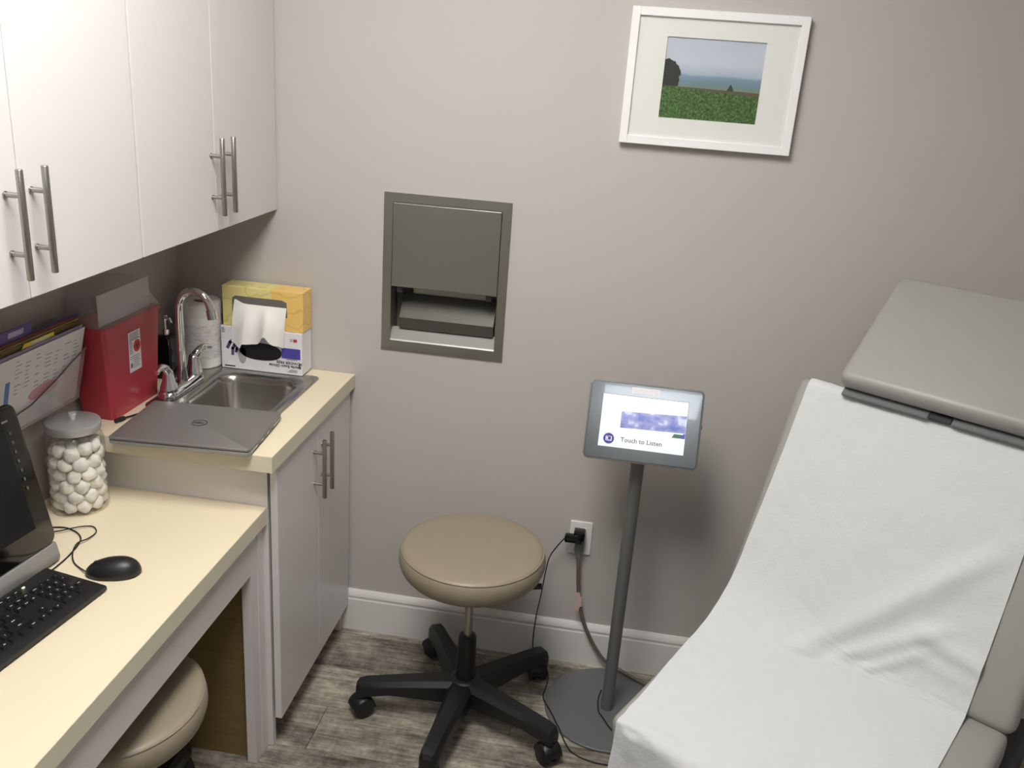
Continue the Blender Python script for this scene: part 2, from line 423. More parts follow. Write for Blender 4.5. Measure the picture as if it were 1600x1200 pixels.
# faucet
FX, FY, FZ = 0.155, -0.288, H + 0.0045
t = thing('faucet', 'chrome two-handle gooseneck faucet behind the sink', 'faucet', (FX, FY, FZ))
lp = [rrect(FX - 0.028, FX + 0.028, FY - 0.105, FY + 0.095, 0.027, FZ), rrect(FX - 0.028, FX + 0.028, FY - 0.105, FY + 0.095, 0.027, FZ + 0.008),
      rrect(FX - 0.022, FX + 0.022, FY - 0.098, FY + 0.088, 0.021, FZ + 0.02), rrect(FX - 0.014, FX + 0.014, FY - 0.085, FY + 0.075, 0.0135, FZ + 0.024)]
obj('base_plate', B().loft(lp), M_chrome, t, smooth=True, angle=50)
arc = [(FX, FY, FZ + 0.02), (FX, FY, FZ + 0.06), (FX, FY, FZ + 0.22)]
for k in range(1, 13):
    a = R(180 - 15 * k * 180 / 195); arc.append((FX + 0.046 + 0.046 * math.cos(a), FY, FZ + 0.232 + 0.054 * math.sin(a)))
arc.append((FX + 0.096, FY, FZ + 0.222))
b = B().tube(arc, [0.016, 0.0125] + [0.0105] * (len(arc) - 2), 18)
b.tube([(FX + 0.0935, FY, FZ + 0.236), (FX + 0.097, FY, FZ + 0.212)], 0.0135, 18)
obj('spout', b, M_chrome, t, smooth=True, angle=50)
for s, yy in ((-1, FY - 0.075), (1, FY + 0.068)):
    b = B().lathe([(0.024, 0.0), (0.023, 0.012), (0.017, 0.03), (0.0145, 0.045), (0.013, 0.055), (0.008, 0.062), (0, 0.064)], (FX, yy, FZ + 0.018), 24)
    dx = 0.0 if s < 0 else 0.008
    b.tube(spline([(FX, yy, FZ + 0.066), (FX + dx, yy + s * 0.012, FZ + 0.086), (FX + dx * 2, yy + s * 0.035, FZ + 0.095), (FX + dx * 3, yy + s * 0.058, FZ + 0.088)], 6), [0.011] * 7 + [0.010] * 6 + [0.007] * 6, 14)
    obj('lever_handle', b, M_chrome, t, smooth=True, angle=60)

# desk
DZ, DXF, DEND = 0.75, 0.527, -1.95
t = thing('desk', 'cream laminate built-in desk under the computer', 'desk', (0.26, -1.2, 0))
obj('desktop', B().box((0.002, DEND, DZ - 0.045), (DXF, -0.5935, DZ)), M_cream, t)
obj('edge_band', B().box((DXF, DEND, DZ - 0.045), (DXF + 0.0012, -0.5935, DZ - 0.0008)), M_cream_edge, t)
obj('apron', B().box((0.495, DEND, 0.592), (0.513, -0.664, DZ - 0.0455)), M_edge, t)
b = B(); b.box((0.487, -0.664, 0.001), (0.513, -0.628, DZ - 0.0455)); b.box((0.489, -0.6275, 0.001), (0.515, -0.5935, DZ - 0.0455))
obj('leg_stile', b, M_lam, t)
obj('side_board', B().box((0.004, -0.645, 0.001), (0.487, -0.5935, DZ - 0.0455)), M_raw, t)

# ------------------------------------------------------------------ recessed towel dispenser
t = thing('towel_dispenser', 'recessed brushed steel paper towel dispenser in the wall', 'towel dispenser', ((DX0 + DX1) / 2, 0, DZ0))
b = B(); yf = -0.006; fw = 0.026
b.box((DX0, yf, DZ0), (DX0 + fw, 0, DZ1)); b.box((DX1 - fw, yf, DZ0), (DX1, 0, DZ1))
b.box((DX0 + fw, yf, DZ0), (DX1 - fw, 0, DZ0 + fw)); b.box((DX0 + fw, yf, DZ1 - fw), (DX1 - fw, 0, DZ1))
obj('frame', b, M_steel_d, t)
lx0, lx1, lz0, lz1 = hx0 + 0.001, hx1 - 0.001, hz0 + 0.001, hz1 - 0.001
b = B(); k = 0.0015; yb = 0.10
b.box((lx0, 0.0, lz0), (lx0 + k, yb, lz1)); b.box((lx1 - k, 0.0, lz0), (lx1, yb, lz1))
b.box((lx0, 0.0, lz0), (lx1, yb, lz0 + k)); b.box((lx0, 0.0, lz1 - k), (lx1, yb, lz1)); b.box((lx0, yb - k, lz0), (lx1, yb, lz1))
obj('recess_liner', b, M_steel_in, t)
obj('door', B().box((0.6735, -0.008, 1.2045), (0.9885, 0.004, 1.4485), 0.0015, 2), M_steel_d, t)
def bent(x0, x1, prof, th=0.0015):
    """sheet metal bent along x: prof in (y,z)"""
    up = [(x0, y, z) for y, z in prof] ; lo = [(x1, y, z) for y, z in prof]
    bb = B()
    for a in range(len(prof) - 1):
        (ya, za), (yb_, zb) = prof[a], prof[a + 1]
        d = Vector((0, yb_ - ya, zb - za)).normalized(); n = Vector((0, -d.z, d.y)) * th
        p = [Vector((x0, ya, za)), Vector((x1, ya, za)), Vector((x1, yb_, zb)), Vector((x0, yb_, zb))]
        bb.loft([p, [q + n for q in p]])
    return bb
M_chute = mat('pale_steel', sr(176, 176, 170), 0.45, 0.3)
obj('towel_chute', bent(0.722, 0.955, [(0.050, 1.225), (0.075, 1.168)]), M_chute, t)
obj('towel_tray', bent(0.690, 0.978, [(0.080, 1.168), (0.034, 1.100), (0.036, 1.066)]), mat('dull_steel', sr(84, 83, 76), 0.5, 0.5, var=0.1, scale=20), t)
obj('tray_rim', B().tube([(0.722, 0.074, 1.170), (0.955, 0.074, 1.170)], 0.0015, 8), M_chute, t, smooth=True)
obj('lip', bent(lx0 + 0.002, lx1 - 0.002, [(0.050, 1.066), (0.004, 1.040), (0.001, 1.0355)]), M_chute, t)
for cx in (0.688, 0.955): obj('door_catch', B().box((cx, 0.0045, 1.185), (cx + 0.017, 0.02, 1.2045)), M_dark, t)

# ------------------------------------------------------------------ framed photograph
PX0, PX1, PZ0, PZ1 = 1.2925, 1.7364, 1.6665, 2.0044
t = thing('picture_frame', 'white framed landscape photograph of a green field on the wall', 'picture', ((PX0 + PX1) / 2, 0, PZ0))
b = B(); w = 0.021; y0, y1 = -0.024, -0.001
b.box((PX0, y0, PZ0), (PX0 + w, y1, PZ1), 0.001, 1); b.box((PX1 - w, y0, PZ0), (PX1, y1, PZ1), 0.001, 1)
b.box((PX0 + w, y0, PZ0), (PX1 - w, y1, PZ0 + w), 0.001, 1); b.box((PX0 + w, y0, PZ1 - w), (PX1 - w, y1, PZ1), 0.001, 1)
obj('frame', b, M_framew, t)
b = B(); ix0, ix1, iz0, iz1 = 1.389, 1.639, 1.738, 1.9375
b.box((PX0 + w, -0.016, PZ0 + w), (ix0, -0.012, PZ1 - w)); b.box((ix1, -0.016, PZ0 + w), (PX1 - w, -0.012, PZ1 - w))
b.box((ix0, -0.016, PZ0 + w), (ix1, -0.012, iz0)); b.box((ix0, -0.016, iz1), (ix1, -0.012, PZ1 - w))
obj('mat_board', b, M_matb, t)

def photo_mat():
    m = bpy.data.materials.new('field_photograph'); m.use_nodes = True
    nt = m.node_tree; N = nt.nodes; L = nt.links; bs = N['Principled BSDF']
    g = N.new('ShaderNodeNewGeometry'); sp = N.new('ShaderNodeSeparateXYZ'); L.new(g.outputs['Position'], sp.inputs[0])
    def mr(src, a, b2):
        n = N.new('ShaderNodeMapRange'); n.inputs[1].default_value = a; n.inputs[2].default_value = b2; L.new(src, n.inputs[0]); return n.outputs[0]
    def mth(op, a, b2=None):
        n = N.new('ShaderNodeMath'); n.operation = op
        for i, v in enumerate((a, b2)):
            if v is None: continue
            if isinstance(v, (int, float)): n.inputs[i].default_value = v
            else: L.new(v, n.inputs[i])
        return n.outputs[0]
    def mix(f, a, b2):
        n = N.new('ShaderNodeMix'); n.data_type = 'RGBA'; L.new(f, n.inputs[0])
        for i, v in ((6, a), (7, b2)):
            if isinstance(v, tuple): n.inputs[i].default_value = v
            else: L.new(v, n.inputs[i])
        return n.outputs[2]
    def nz(scale, det=3):
        n = N.new('ShaderNodeTexNoise'); n.inputs['Scale'].default_value = scale; n.inputs['Detail'].default_value = det; L.new(g.outputs['Position'], n.inputs['Vector']); return n.outputs[0]
    u = mr(sp.outputs[0], ix0, ix1); v = mr(sp.outputs[2], iz0, iz1)
    cr = N.new('ShaderNodeValToRGB'); E = cr.color_ramp.elements
    E[0].position = 0.40; E[0].color = sr(118, 140, 120)
    E[1].position = 1.0; E[1].color = sr(190, 198, 210)
    for p, c in ((0.46, sr(112, 138, 150)), (0.54, sr(126, 152, 172)), (0.57, sr(168, 184, 200)), (0.7, sr(196, 202, 214))):
        k = E.new(p); k.color = c
    wob = mth('MULTIPLY', mth('SUBTRACT', nz(30), 0.5), 0.05)
    L.new(mth('ADD', v, wob), cr.inputs[0])
    # crops: leafy green with dark gaps, larger towards the bottom
    vo = N.new('ShaderNodeTexNoise'); vo.inputs['Scale'].default_value = 160; vo.inputs['Detail'].default_value = 5; vo.inputs['Roughness'].default_value = 0.7; L.new(g.outputs['Position'], vo.inputs['Vector'])
    cg = N.new('ShaderNodeValToRGB'); G = cg.color_ramp.elements
    G[0].position = 0.36; G[0].color = sr(26, 46, 18); G[1].position = 0.68; G[1].color = sr(118, 152, 82)
    k = G.new(0.5); k.color = sr(58, 96, 38)
    L.new(vo.outputs[0], cg.inputs[0])
    # field edge line
    hor = mth('ADD', 0.405, mth('MULTIPLY', u, -0.02))
    c1 = mix(mth('LESS_THAN', v, hor), cr.outputs[0], sr(96, 84, 66))
    c2 = mix(mth('LESS_THAN', v, mth('ADD', mth('SUBTRACT', hor, 0.005), mth('MULTIPLY', u, -0.045))), c1, cg.outputs[0])
    # big dark tree at the edge of the field, small conifer in the distance
    du = mth('DIVIDE', mth('SUBTRACT', u, 0.03), 0.145); dv = mth('DIVIDE', mth('SUBTRACT', v, 0.53), 0.20)
    rr = mth('ADD', mth('ADD', mth('MULTIPLY', du, du), mth('MULTIPLY', dv, dv)), mth('MULTIPLY', mth('SUBTRACT', nz(90, 5), 0.5), 0.9))
    tree = mth('MULTIPLY', mth('LESS_THAN', rr, 1.0), mth('GREATER_THAN', v, 0.40))
    c3 = mix(tree, c2, sr(34, 40, 34))
    h = mth('SUBTRACT', 0.475, v)
    cone = mth('MULTIPLY', mth('MULTIPLY', mth('LESS_THAN', mth('ABSOLUTE', mth('SUBTRACT', u, 0.70)), mth('MULTIPLY', h, 0.42)), mth('GREATER_THAN', h, 0.0)), mth('LESS_THAN', h, 0.085))
    c4 = mix(cone, c3, sr(44, 50, 46))
    L.new(c4, bs.inputs['Base Color']); bs.inputs['Roughness'].default_value = 0.35
    return m
obj('photograph', B().box((ix0 - 0.005, -0.0118, iz0 - 0.005), (ix1 + 0.005, -0.010, iz1 + 0.005)), photo_mat(), t)
M_paneglass = clear_mat('picture_glass', (1, 1, 1, 1), 0.0, 0.05)
obj('glazing', B().box((PX0 + w, -0.0185, PZ0 + w), (PX1 - w, -0.0168, PZ1 - w)), M_paneglass, t)

# ------------------------------------------------------------------ outlet, chargers and cords
t = thing('wall_outlet', 'white duplex wall outlet behind the stool', 'outlet', (1.304, 0, 0.459))
obj('cover_plate', B().box((1.269, -0.006, 0.402), (1.339, -0.0005, 0.517), 0.0025, 2), M_white, t)
b = B(); b.box((1.287, -0.008, 0.466), (1.321, -0.006, 0.496), 0.0008, 1); b.box((1.287, -0.008, 0.422), (1.321, -0.006, 0.452), 0.0008, 1)
obj('socket_face', b, M_white, t)
t = thing('usb_charger', 'black plug-in charger with thin cable on the wall outlet', 'charger', (1.29, -0.009, 0.48))
b = B().box((1.283, -0.048, 0.468), (1.318, -0.0085, 0.498), 0.004, 2); b.box((1.256, -0.054, 0.462), (1.312, -0.030, 0.488), 0.006, 2)
obj('charger_body', b, M_blackg, t, smooth=True)
pth = spline([(1.258, -0.042, 0.474), (1.236, -0.042, 0.44), (1.215, -0.04, 0.395), (1.206, -0.036, 0.33), (1.2, -0.034, 0.26), (1.19, -0.032, 0.17), (1.187, -0.034, 0.08), (1.196, -0.036, 0.010), (1.216, -0.046, 0.003),
              (1.243, -0.074, 0.003), (1.2525, -0.115, 0.003), (1.2500, -0.165, 0.003), (1.2465, -0.200, 0.0065), (1.2490, -0.224, 0.0128), (1.258, -0.246, 0.0114), (1.271, -0.268, 0.0112), (1.288, -0.300, 0.0112), (1.300, -0.328, 0.0125), (1.313, -0.354, 0.0132), (1.336, -0.398, 0.0032), (1.360, -0.430, 0.003), (1.416, -0.452, 0.003), (1.50, -0.45, 0.003), (1.62, -0.42, 0.003)], 8)
obj('cable', B().tube(pth, 0.0019, 8), M_cable, t, smooth=True)
t = thing('power_cord', 'thick grey power cord with a paper tag on the wall outlet', 'cord', (1.304, -0.009, 0.43))
b = B().box((1.289, -0.034, 0.420), (1.319, -0.0085, 0.456), 0.005, 2); b.tube([(1.304, -0.026, 0.424), (1.305, -0.03, 0.40)], [0.010, 0.006], 12)
obj('plug', b, M_greym, t, smooth=True)
pth = spline([(1.305, -0.03, 0.405), (1.309, -0.031, 0.36), (1.313, -0.031, 0.315), (1.319, -0.031, 0.27), (1.328, -0.031, 0.225), (1.345, -0.031, 0.17), (1.372, -0.032, 0.115), (1.405, -0.034, 0.065), (1.435, -0.036, 0.036),
              (1.470, -0.040, 0.022), (1.512, -0.060, 0.0168), (1.56, -0.088, 0.0156), (1.594, -0.112, 0.0156), (1.625, -0.132, 0.0165), (1.66, -0.146, 0.0072), (1.75, -0.17, 0.0062), (1.95, -0.20, 0.0065)], 8)
obj('cable', B().tube(pth, 0.0058, 10), M_cordg, t, smooth=True)
b = B()
for dx, dz, a, dy in ((-0.004, 0.0, -12, 0.0), (0.005, -0.012, 8, -0.0025)):
    b.box((-0.008, -0.0004, -0.052), (0.008, 0.0004, 0.0), M=Matrix.Translation((1.318 + dx, -0.0405 + dy, 0.284 + dz)) @ Matrix.Rotation(R(a), 4, 'Y'))
obj('paper_tag', b, mat('tag_paper', sr(206, 178, 170), 0.7, var=0.15, scale=60), t)

# ------------------------------------------------------------------ information tablet on a floor stand
TX, TY = 1.4445, -0.218
t = thing('tablet_stand', 'grey floor stand with a tilted touch tablet by the wall', 'tablet stand', (TX, TY, 0))
obj('base_plate', B().lathe([(0, 0.0008), (0.187, 0.0008), (0.19, 0.002), (0.19, 0.007), (0.188, 0.009), (0, 0.009)], (TX, TY, 0), 72), M_greym, t, smooth=True, angle=30)
pole = obj('pole', B().tube([(TX, TY, 0.008), (TX, TY, 0.87), (TX, TY - 0.012, 0.93)], 0.0185, 24), M_greym, t, smooth=True)
tc = Vector((1.445, -0.255, 0.963)); ta = R(25)
TM = frame_m(tc, (1, 0, 0), (0, math.sin(ta), math.cos(ta)), (0, -math.cos(ta), math.sin(ta)))
def slab(x0, x1, y0, y1, r, z0, z1, c=0.002):
    return [rrect(x0 + c, x1 - c, y0 + c, y1 - c, r, z0), rrect(x0, x1, y0, y1, r, z0 + c), rrect(x0, x1, y0, y1, r, z1 - c), rrect(x0 + c, x1 - c, y0 + c, y1 - c, r, z1)]
obj('tilt_bracket', B().box((-0.045, -0.05, -0.036), (0.045, 0.04, -0.019), 0.003, 2, M=TM), M_greym, t)
sh = obj('tablet_housing', B().loft(slab(-0.1525, 0.1525, -0.107, 0.107, 0.014, -0.018, 0.0, 0.003), M=TM), mat('satin_silver', sr(176, 178, 178), 0.25, 0.7), t, smooth=True, angle=50)
# rounded bezel with a screen opening
o1 = rrect(-0.149, 0.149, -0.1035, 0.1035, 0.011, 0.0004); o2 = rrect(-0.147, 0.147, -0.1015, 0.1015, 0.010, 0.0022)
i2 = rrect(-0.1155, 0.1135, -0.0715, 0.0715, 0.0012, 0.0022); i1 = rrect(-0.1145, 0.1125, -0.0705, 0.0705, 0.001, 0.0008)
obj('bezel', B().loft([o1, o2, i2, i1], False, False, M=TM), mat('grey_gloss_bezel', sr(112, 116, 117), 0.2, 0.65, var=0.02, coat=0.6), sh, smooth=True, angle=30)

def screen_mat():
    m = bpy.data.materials.new('lit_screen'); m.use_nodes = True
    bs = m.node_tree.nodes['Principled BSDF']
    bs.inputs['Base Color'].default_value = (0.02, 0.02, 0.02, 1); bs.inputs['Roughness'].default_value = 0.12
    bs.inputs['Emission Color'].default_value = (0.95, 0.98, 1.0, 1); bs.inputs['Emission Strength'].default_value = 0.50
    return m
def glow(name, c, s=0.5):
    m = bpy.data.materials.new(name); m.use_nodes = True
    bs = m.node_tree.nodes['Principled BSDF']; bs.inputs['Base Color'].default_value = (0.02, 0.02, 0.02, 1); bs.inputs['Roughness'].default_value = 0.15
    bs.inputs['Emission Color'].default_value = c; bs.inputs['Emission Strength'].default_value = s
    return m
def screen_photo():
    m = glow('screen_picture', sr(130, 130, 200)); nt = m.node_tree; N = nt.nodes; L = nt.links
    tcn = N.new('ShaderNodeTexCoord'); mp = N.new('ShaderNodeMapping'); mp.inputs['Scale'].default_value = (30, 46, 46); L.new(tcn.outputs['Object'], mp.inputs[0])
    nz = N.new('ShaderNodeTexNoise'); nz.inputs['Scale'].default_value = 1.0; nz.inputs['Detail'].default_value = 2.0; L.new(mp.outputs[0], nz.inputs['Vector'])
    cr = N.new('ShaderNodeValToRGB'); e = cr.color_ramp.elements
    e[0].position = 0.34; e[0].color = sr(86, 104, 186); e[1].position = 0.63; e[1].color = sr(206, 212, 240)
    k = e.new(0.45); k.color = sr(134, 138, 196); k = e.new(0.55); k.color = sr(148, 148, 206)
    L.new(nz.outputs[0], cr.inputs[0]); L.new(cr.outputs[0], N['Principled BSDF'].inputs['Emission Color'])
    return m
scr = obj('screen', B().box((-0.1145, -0.0705, 0.0), (0.1125, 0.0705, 0.0009), M=TM), screen_mat(), t)
obj('screen_picture', B().prism([(-0.061, -0.0165), (0.1118, -0.0125), (0.1118, 0.034), (-0.061, 0.0275)], 0.0003, M=TM @ Matrix.Translation((0, 0, 0.001))), screen_photo(), scr)
b = B().prism([(0.077, -0.027), (0.098, -0.027), (0.108, -0.0165), (0.083, -0.0165)], 0.0003, M=TM @ Matrix.Translation((0, 0, 0.001)))
obj('green_stripe', b, glow('screen_green', sr(40, 110, 84)), scr)
b = B().prism([(0.0985, -0.027), (0.1118, -0.027), (0.1118, -0.0135), (0.1075, -0.0135)], 0.0003, M=TM @ Matrix.Translation((0, 0, 0.0011)))
obj('violet_stripe', b, glow('screen_violet', sr(84, 70, 180)), scr)
obj('screen_text', B().text('Touch to Listen', 0.0172, TM @ Matrix.Translation((-0.001, -0.0485, 0.0012)), 0.0001, bold=0.0002), glow('screen_grey', sr(92, 92, 98)), scr)
b = B().prism([(-0.0877 + 0.0145 * math.cos(2 * PI * k / 28), -0.0485 + 0.0145 * math.sin(2 * PI * k / 28)) for k in range(28)], 0.0002, M=TM @ Matrix.Translation((0, 0, 0.001)))
ic = obj('screen_icon', b, glow('screen_icon_violet', sr(66, 58, 150)), scr)
b = B()
for x0, x1, y0, y1 in ((-0.0955, -0.0935, -0.0545, -0.0425), (-0.0925, -0.0795, -0.0545, -0.0525), (-0.0925, -0.0795, -0.0435, -0.0425), (-0.0815, -0.0795, -0.0545, -0.0425), (-0.0925, -0.0895, -0.0505, -0.0455)):
    b.box((x0, y0, 0.0012), (x1, y1, 0.0014), M=TM)
obj('icon_drawing', b, glow('screen_white', (1, 1, 1, 1), 0.5), scr)
lab = obj('bezel_label', B().box((-0.0405, 0.0785, 0.0022), (0.034, 0.0955, 0.0026), M=TM), M_white_card, sh)
obj('side_button', B().box((0.1525, 0.004, -0.010), (0.1545, 0.014, -0.006), M=TM), M_dark, sh)
pth = spline([(1.4225, -0.205, 0.06), (1.416, -0.222, 0.035), (1.421, -0.245, 0.0125), (1.436, -0.272, 0.0115), (1.458, -0.31, 0.0115), (1.49, -0.35, 0.0115), (1.53, -0.39, 0.0115)], 8)
obj('cable', B().tube(pth, 0.0022, 8), M_cable, t, smooth=True)

# ------------------------------------------------------------------ rolling stools
def make_stool(label, loc, rz, top):
    t = thing('rolling_stool', label, 'stool', loc, rz, 'round rolling stools')
    z = top
    cush = [(0, -0.092), (0.150, -0.092), (0.168, -0.088), (0.186, -0.078), (0.199, -0.062), (0.205, -0.042), (0.2045, -0.028), (0.202, -0.016), (0.197, -0.007), (0.190, -0.0025), (0.178, -0.0005), (0.12, 0.001), (0, 0.002)]
    obj('seat_cushion', B().lathe([(r, z + h) for r, h in cush], n=72), M_vinyl, t, smooth=True, local=True, angle=60)
    b = B(); b.tube([(0.1985 * math.cos(2 * PI * k / 64), 0.1985 * math.sin(2 * PI * k / 64), z - 0.0075) for k in range(65)], 0.0018, 8, caps=False)
    obj('piping', b, M_vinyl, t, smooth=True, local=True)
    b = B().box((-0.09, -0.09, z - 0.106), (0.09, 0.09, z - 0.0925), 0.004, 1); b.lathe([(0, 0), (0.05, 0), (0.05, 0.03), (0, 0.03)], (0, 0, z - 0.136), 24)
    obj('seat_plate', b, M_black, t, local=True, smooth=True)
    obj('height_lever', B().tube(spline([(0.03, 0.02, z - 0.115), (0.10, 0.06, z - 0.118), (0.142, 0.086, z - 0.116), (0.172, 0.103, z - 0.112)], 5), [0.005] * 10 + [0.009] * 6, 10), M_black, t, local=True, smooth=True)
    obj('gas_lift', B().tube([(0, 0, 0.25), (0, 0, z - 0.13)], 0.0125, 20), M_steel, t, local=True, smooth=True)
    obj('column_sleeve', B().lathe([(0.0, 0.085), (0.031, 0.085), (0.029, 0.14), (0.0265, 0.275), (0.024, 0.282), (0, 0.282)], n=28), M_black, t, local=True, smooth=True)
    obj('hub', B().lathe([(0.0, 0.066), (0.042, 0.066), (0.055, 0.078), (0.055, 0.122), (0.042, 0.136), (0.034, 0.142), (0.0, 0.142)], n=32), M_black, t, local=True, smooth=True)
    for k in range(5):
        M = Matrix.Rotation(2 * PI * k / 5, 4, 'Z')
        sec = []
        for x, w_, z0_, z1_ in ((0.03, 0.036, 0.068, 0.136), (0.12, 0.032, 0.075, 0.131), (0.22, 0.027, 0.082, 0.124), (0.285, 0.026, 0.074, 0.118), (0.308, 0.024, 0.066, 0.112), (0.317, 0.017, 0.066, 0.100)):
            ym = w_ * 0.62
            sec.append([(x, -w_, z0_), (x, w_, z0_), (x, w_, z1_ - 0.014), (x, ym, z1_), (x, -ym, z1_), (x, -w_, z1_ - 0.014)])
        lg = obj('base_leg', B().loft(sec, M=M), M_black, t, local=True, smooth=True, angle=35)
        ca = random.uniform(-1.2, 1.2) + PI / 2 * (k % 2)
        if k == 1: ca = R(58)
        MC = M @ Matrix.Translation((0.291, 0, 0)) @ Matrix.Rotation(ca, 4, 'Z')
        b = B(); wr = 0.030
        for s in (-1, 1):
            b.tube([(0.010, s * 0.006, wr + 0.0005), (0.010, s * 0.009, wr + 0.0005), (0.010, s * 0.024, wr + 0.0005), (0.010, s * 0.028, wr + 0.0005)], [wr - 0.004, wr, wr, wr - 0.005], 24, M=MC)
        hood = []
        for a in range(0, 181, 9):
            hood.append((0.010 + 0.0335 * math.cos(R(a)), wr + 0.002 + 0.0335 * math.sin(R(a))))
        b.loft([[(x, -0.0265, z_ - 0.004) for x, z_ in hood], [(x, -0.022, z_) for x, z_ in hood], [(x, 0.022, z_) for x, z_ in hood], [(x, 0.0265, z_ - 0.004) for x, z_ in hood]], M=MC)
        b.tube([(0, 0, 0.055), (0, 0, 0.085)], 0.011, 14, M=MC)
        obj('caster', b, M_black, t, local=True, smooth=True)
    return t
S1 = make_stool('taupe round rolling stool standing in front of the wall outlet', (1.020, -0.342, 0), R(335), 0.577)
make_stool('taupe round rolling stool pushed under the desk', (0.355, -1.05, 0), R(20), 0.50)

# ------------------------------------------------------------------ exam table
O0 = (1.674, -0.53, 0.617); ANG = R(-32.566); REC = R(65.6); TIL = R(-8.3)
WID = 0.671
t = thing('exam_table', 'grey vinyl exam table with raised backrest and headrest', 'exam table', (O0[0], O0[1], 0), ANG)
Zc = O0[2]
bd = Vector((0, math.cos(REC), math.sin(REC))); bn = Vector((0, -math.sin(REC), math.cos(REC)))
sd = Vector((0, -math.cos(TIL), math.sin(TIL))); sn = Vector((0, math.sin(TIL), math.cos(TIL)))
X = Vector((1, 0, 0))
MBk = frame_m((0, 0, Zc), X, bd, bn)          # x across, y up the backrest, z out of it
MSt = frame_m((0, 0, Zc), -X, sd, sn)                                   # x across (mirrored), y towards the foot, z up
obj('seat_pad', B().box((-WID + 0.006, -0.035, -0.085), (-0.006, 0.47, 0.0), 0.022, 4, M=MSt), M_pad, t, smooth=True, local=True, angle=60)
obj('back_pad', B().box((0.0, 0.006, -0.075), (WID, 0.604, 0.0), 0.022, 4, M=MBk), M_pad, t, smooth=True, local=True, angle=60)
HR = R(34.84); hd = Vector((0, math.cos(HR), math.sin(HR))); hn = Vector((0, -math.sin(HR), math.cos(HR)))
h0 = Vector((0, 0, Zc)) + bd * 0.623 + bn * 0.062
MHd = frame_m(h0, X, hd, hn)
hp = obj('headrest_pad', B().box((0.109, 0.0, -0.050), (0.562, 0.36, 0.0), 0.018, 4, M=MHd), M_pad, t, smooth=True, local=True, angle=60)
b = B(); b.box((0.118, -0.012, -0.060), (0.318, 0.34, -0.0502), 0.002, 1, M=MHd); b.box((0.368, -0.012, -0.060), (0.553, 0.34, -0.0502), 0.002, 1, M=MHd)
obj('headrest_board', b, M_greym, t, local=True)
b = B(); b.box((0.320, -0.008, -0.060), (0.366, 0.30, -0.0505), M=MHd); b.box((0.323, 0.30, -0.112), (0.363, 0.79, -0.0985), M=MBk)
obj('headrest_bracket', b, M_dark, t, local=True)
obj('back_shell', B().box((0.02, 0.02, -0.098), (WID - 0.02, 0.585, -0.0755), 0.006, 2, M=MBk), M_dark, t, local=True, smooth=True)
obj('seat_frame', B().box((-WID + 0.04, -0.02, -0.135), (-0.04, 0.44, -0.0855), 0.006, 2, M=MSt), M_dark, t, local=True, smooth=True)
b = B(); b.box((0.15, -0.34, 0.10), (0.52, 0.02, 0.475), 0.01, 2)
obj('pedestal', b, M_greym, t, local=True, smooth=True)
obj('floor_base', B().box((0.10, -0.40, 0.002), (0.58, 0.26, 0.10), 0.02, 3), M_dark, t, local=True, smooth=True)
b = B(); b.box((0.60, -0.20, 0.24), (0.682, 0.30, 0.50), 0.02, 3); b.box((0.52, -0.06, 0.40), (0.60, 0.0, 0.47))
obj('pivot_housing', b, M_dark, t, local=True, smooth=True)

# disposable paper sheet over the pads
def paper_profile(u):
    """(y,z) polyline at cross position u; bridges the crease loosely on the window side, tightly on the other"""
    f = max(0.0, min(1.0, (u - 0.03) / 0.35)); f = f * f * (3 - 2 * f)
    br = 0.155 * (1 - f) + 0.03 * f
    P = []
    def bk(s, h=0.0045): p = Vector((0, 0, Zc)) + bd * s + bn * h; return Vector((p.y, p.z))
    def st(s, h=0.0045): p = Vector((0, 0, Zc)) + sd * s + sn * h; return Vector((p.y, p.z))
    P += [bk(0.607, -0.055), bk(0.608, -0.02), bk(0.6045, -0.006), bk(0.594, 0.002)]
    n = 46
    for k in range(n + 1): P.append(bk(0.585 + (br - 0.585) * k / n))
    a, c, e = bk(br), Vector((-0.003, Zc + 0.004)), st(br)
    for k in range(1, 22):
        q = k / 22; P.append(a * (1 - q) ** 2 + c * 2 * q * (1 - q) + e * q * q)
    for k in range(n + 1): P.append(st(br + (0.452 - br) * k / n))
    for k in range(1, 8):
        w_ = R(90 * k / 8); P.append(st(0.452 + 0.026 * math.sin(w_), 0.0045 - 0.026 * (1 - math.cos(w_))))
    y, z = P[-1]
    for k in range(1, 30): P.append(Vector((y - 0.0008 * k, z - 0.0125 * k)))
    return P
NU = 84; U0, U1 = 0.028, 0.582
rowsP = []
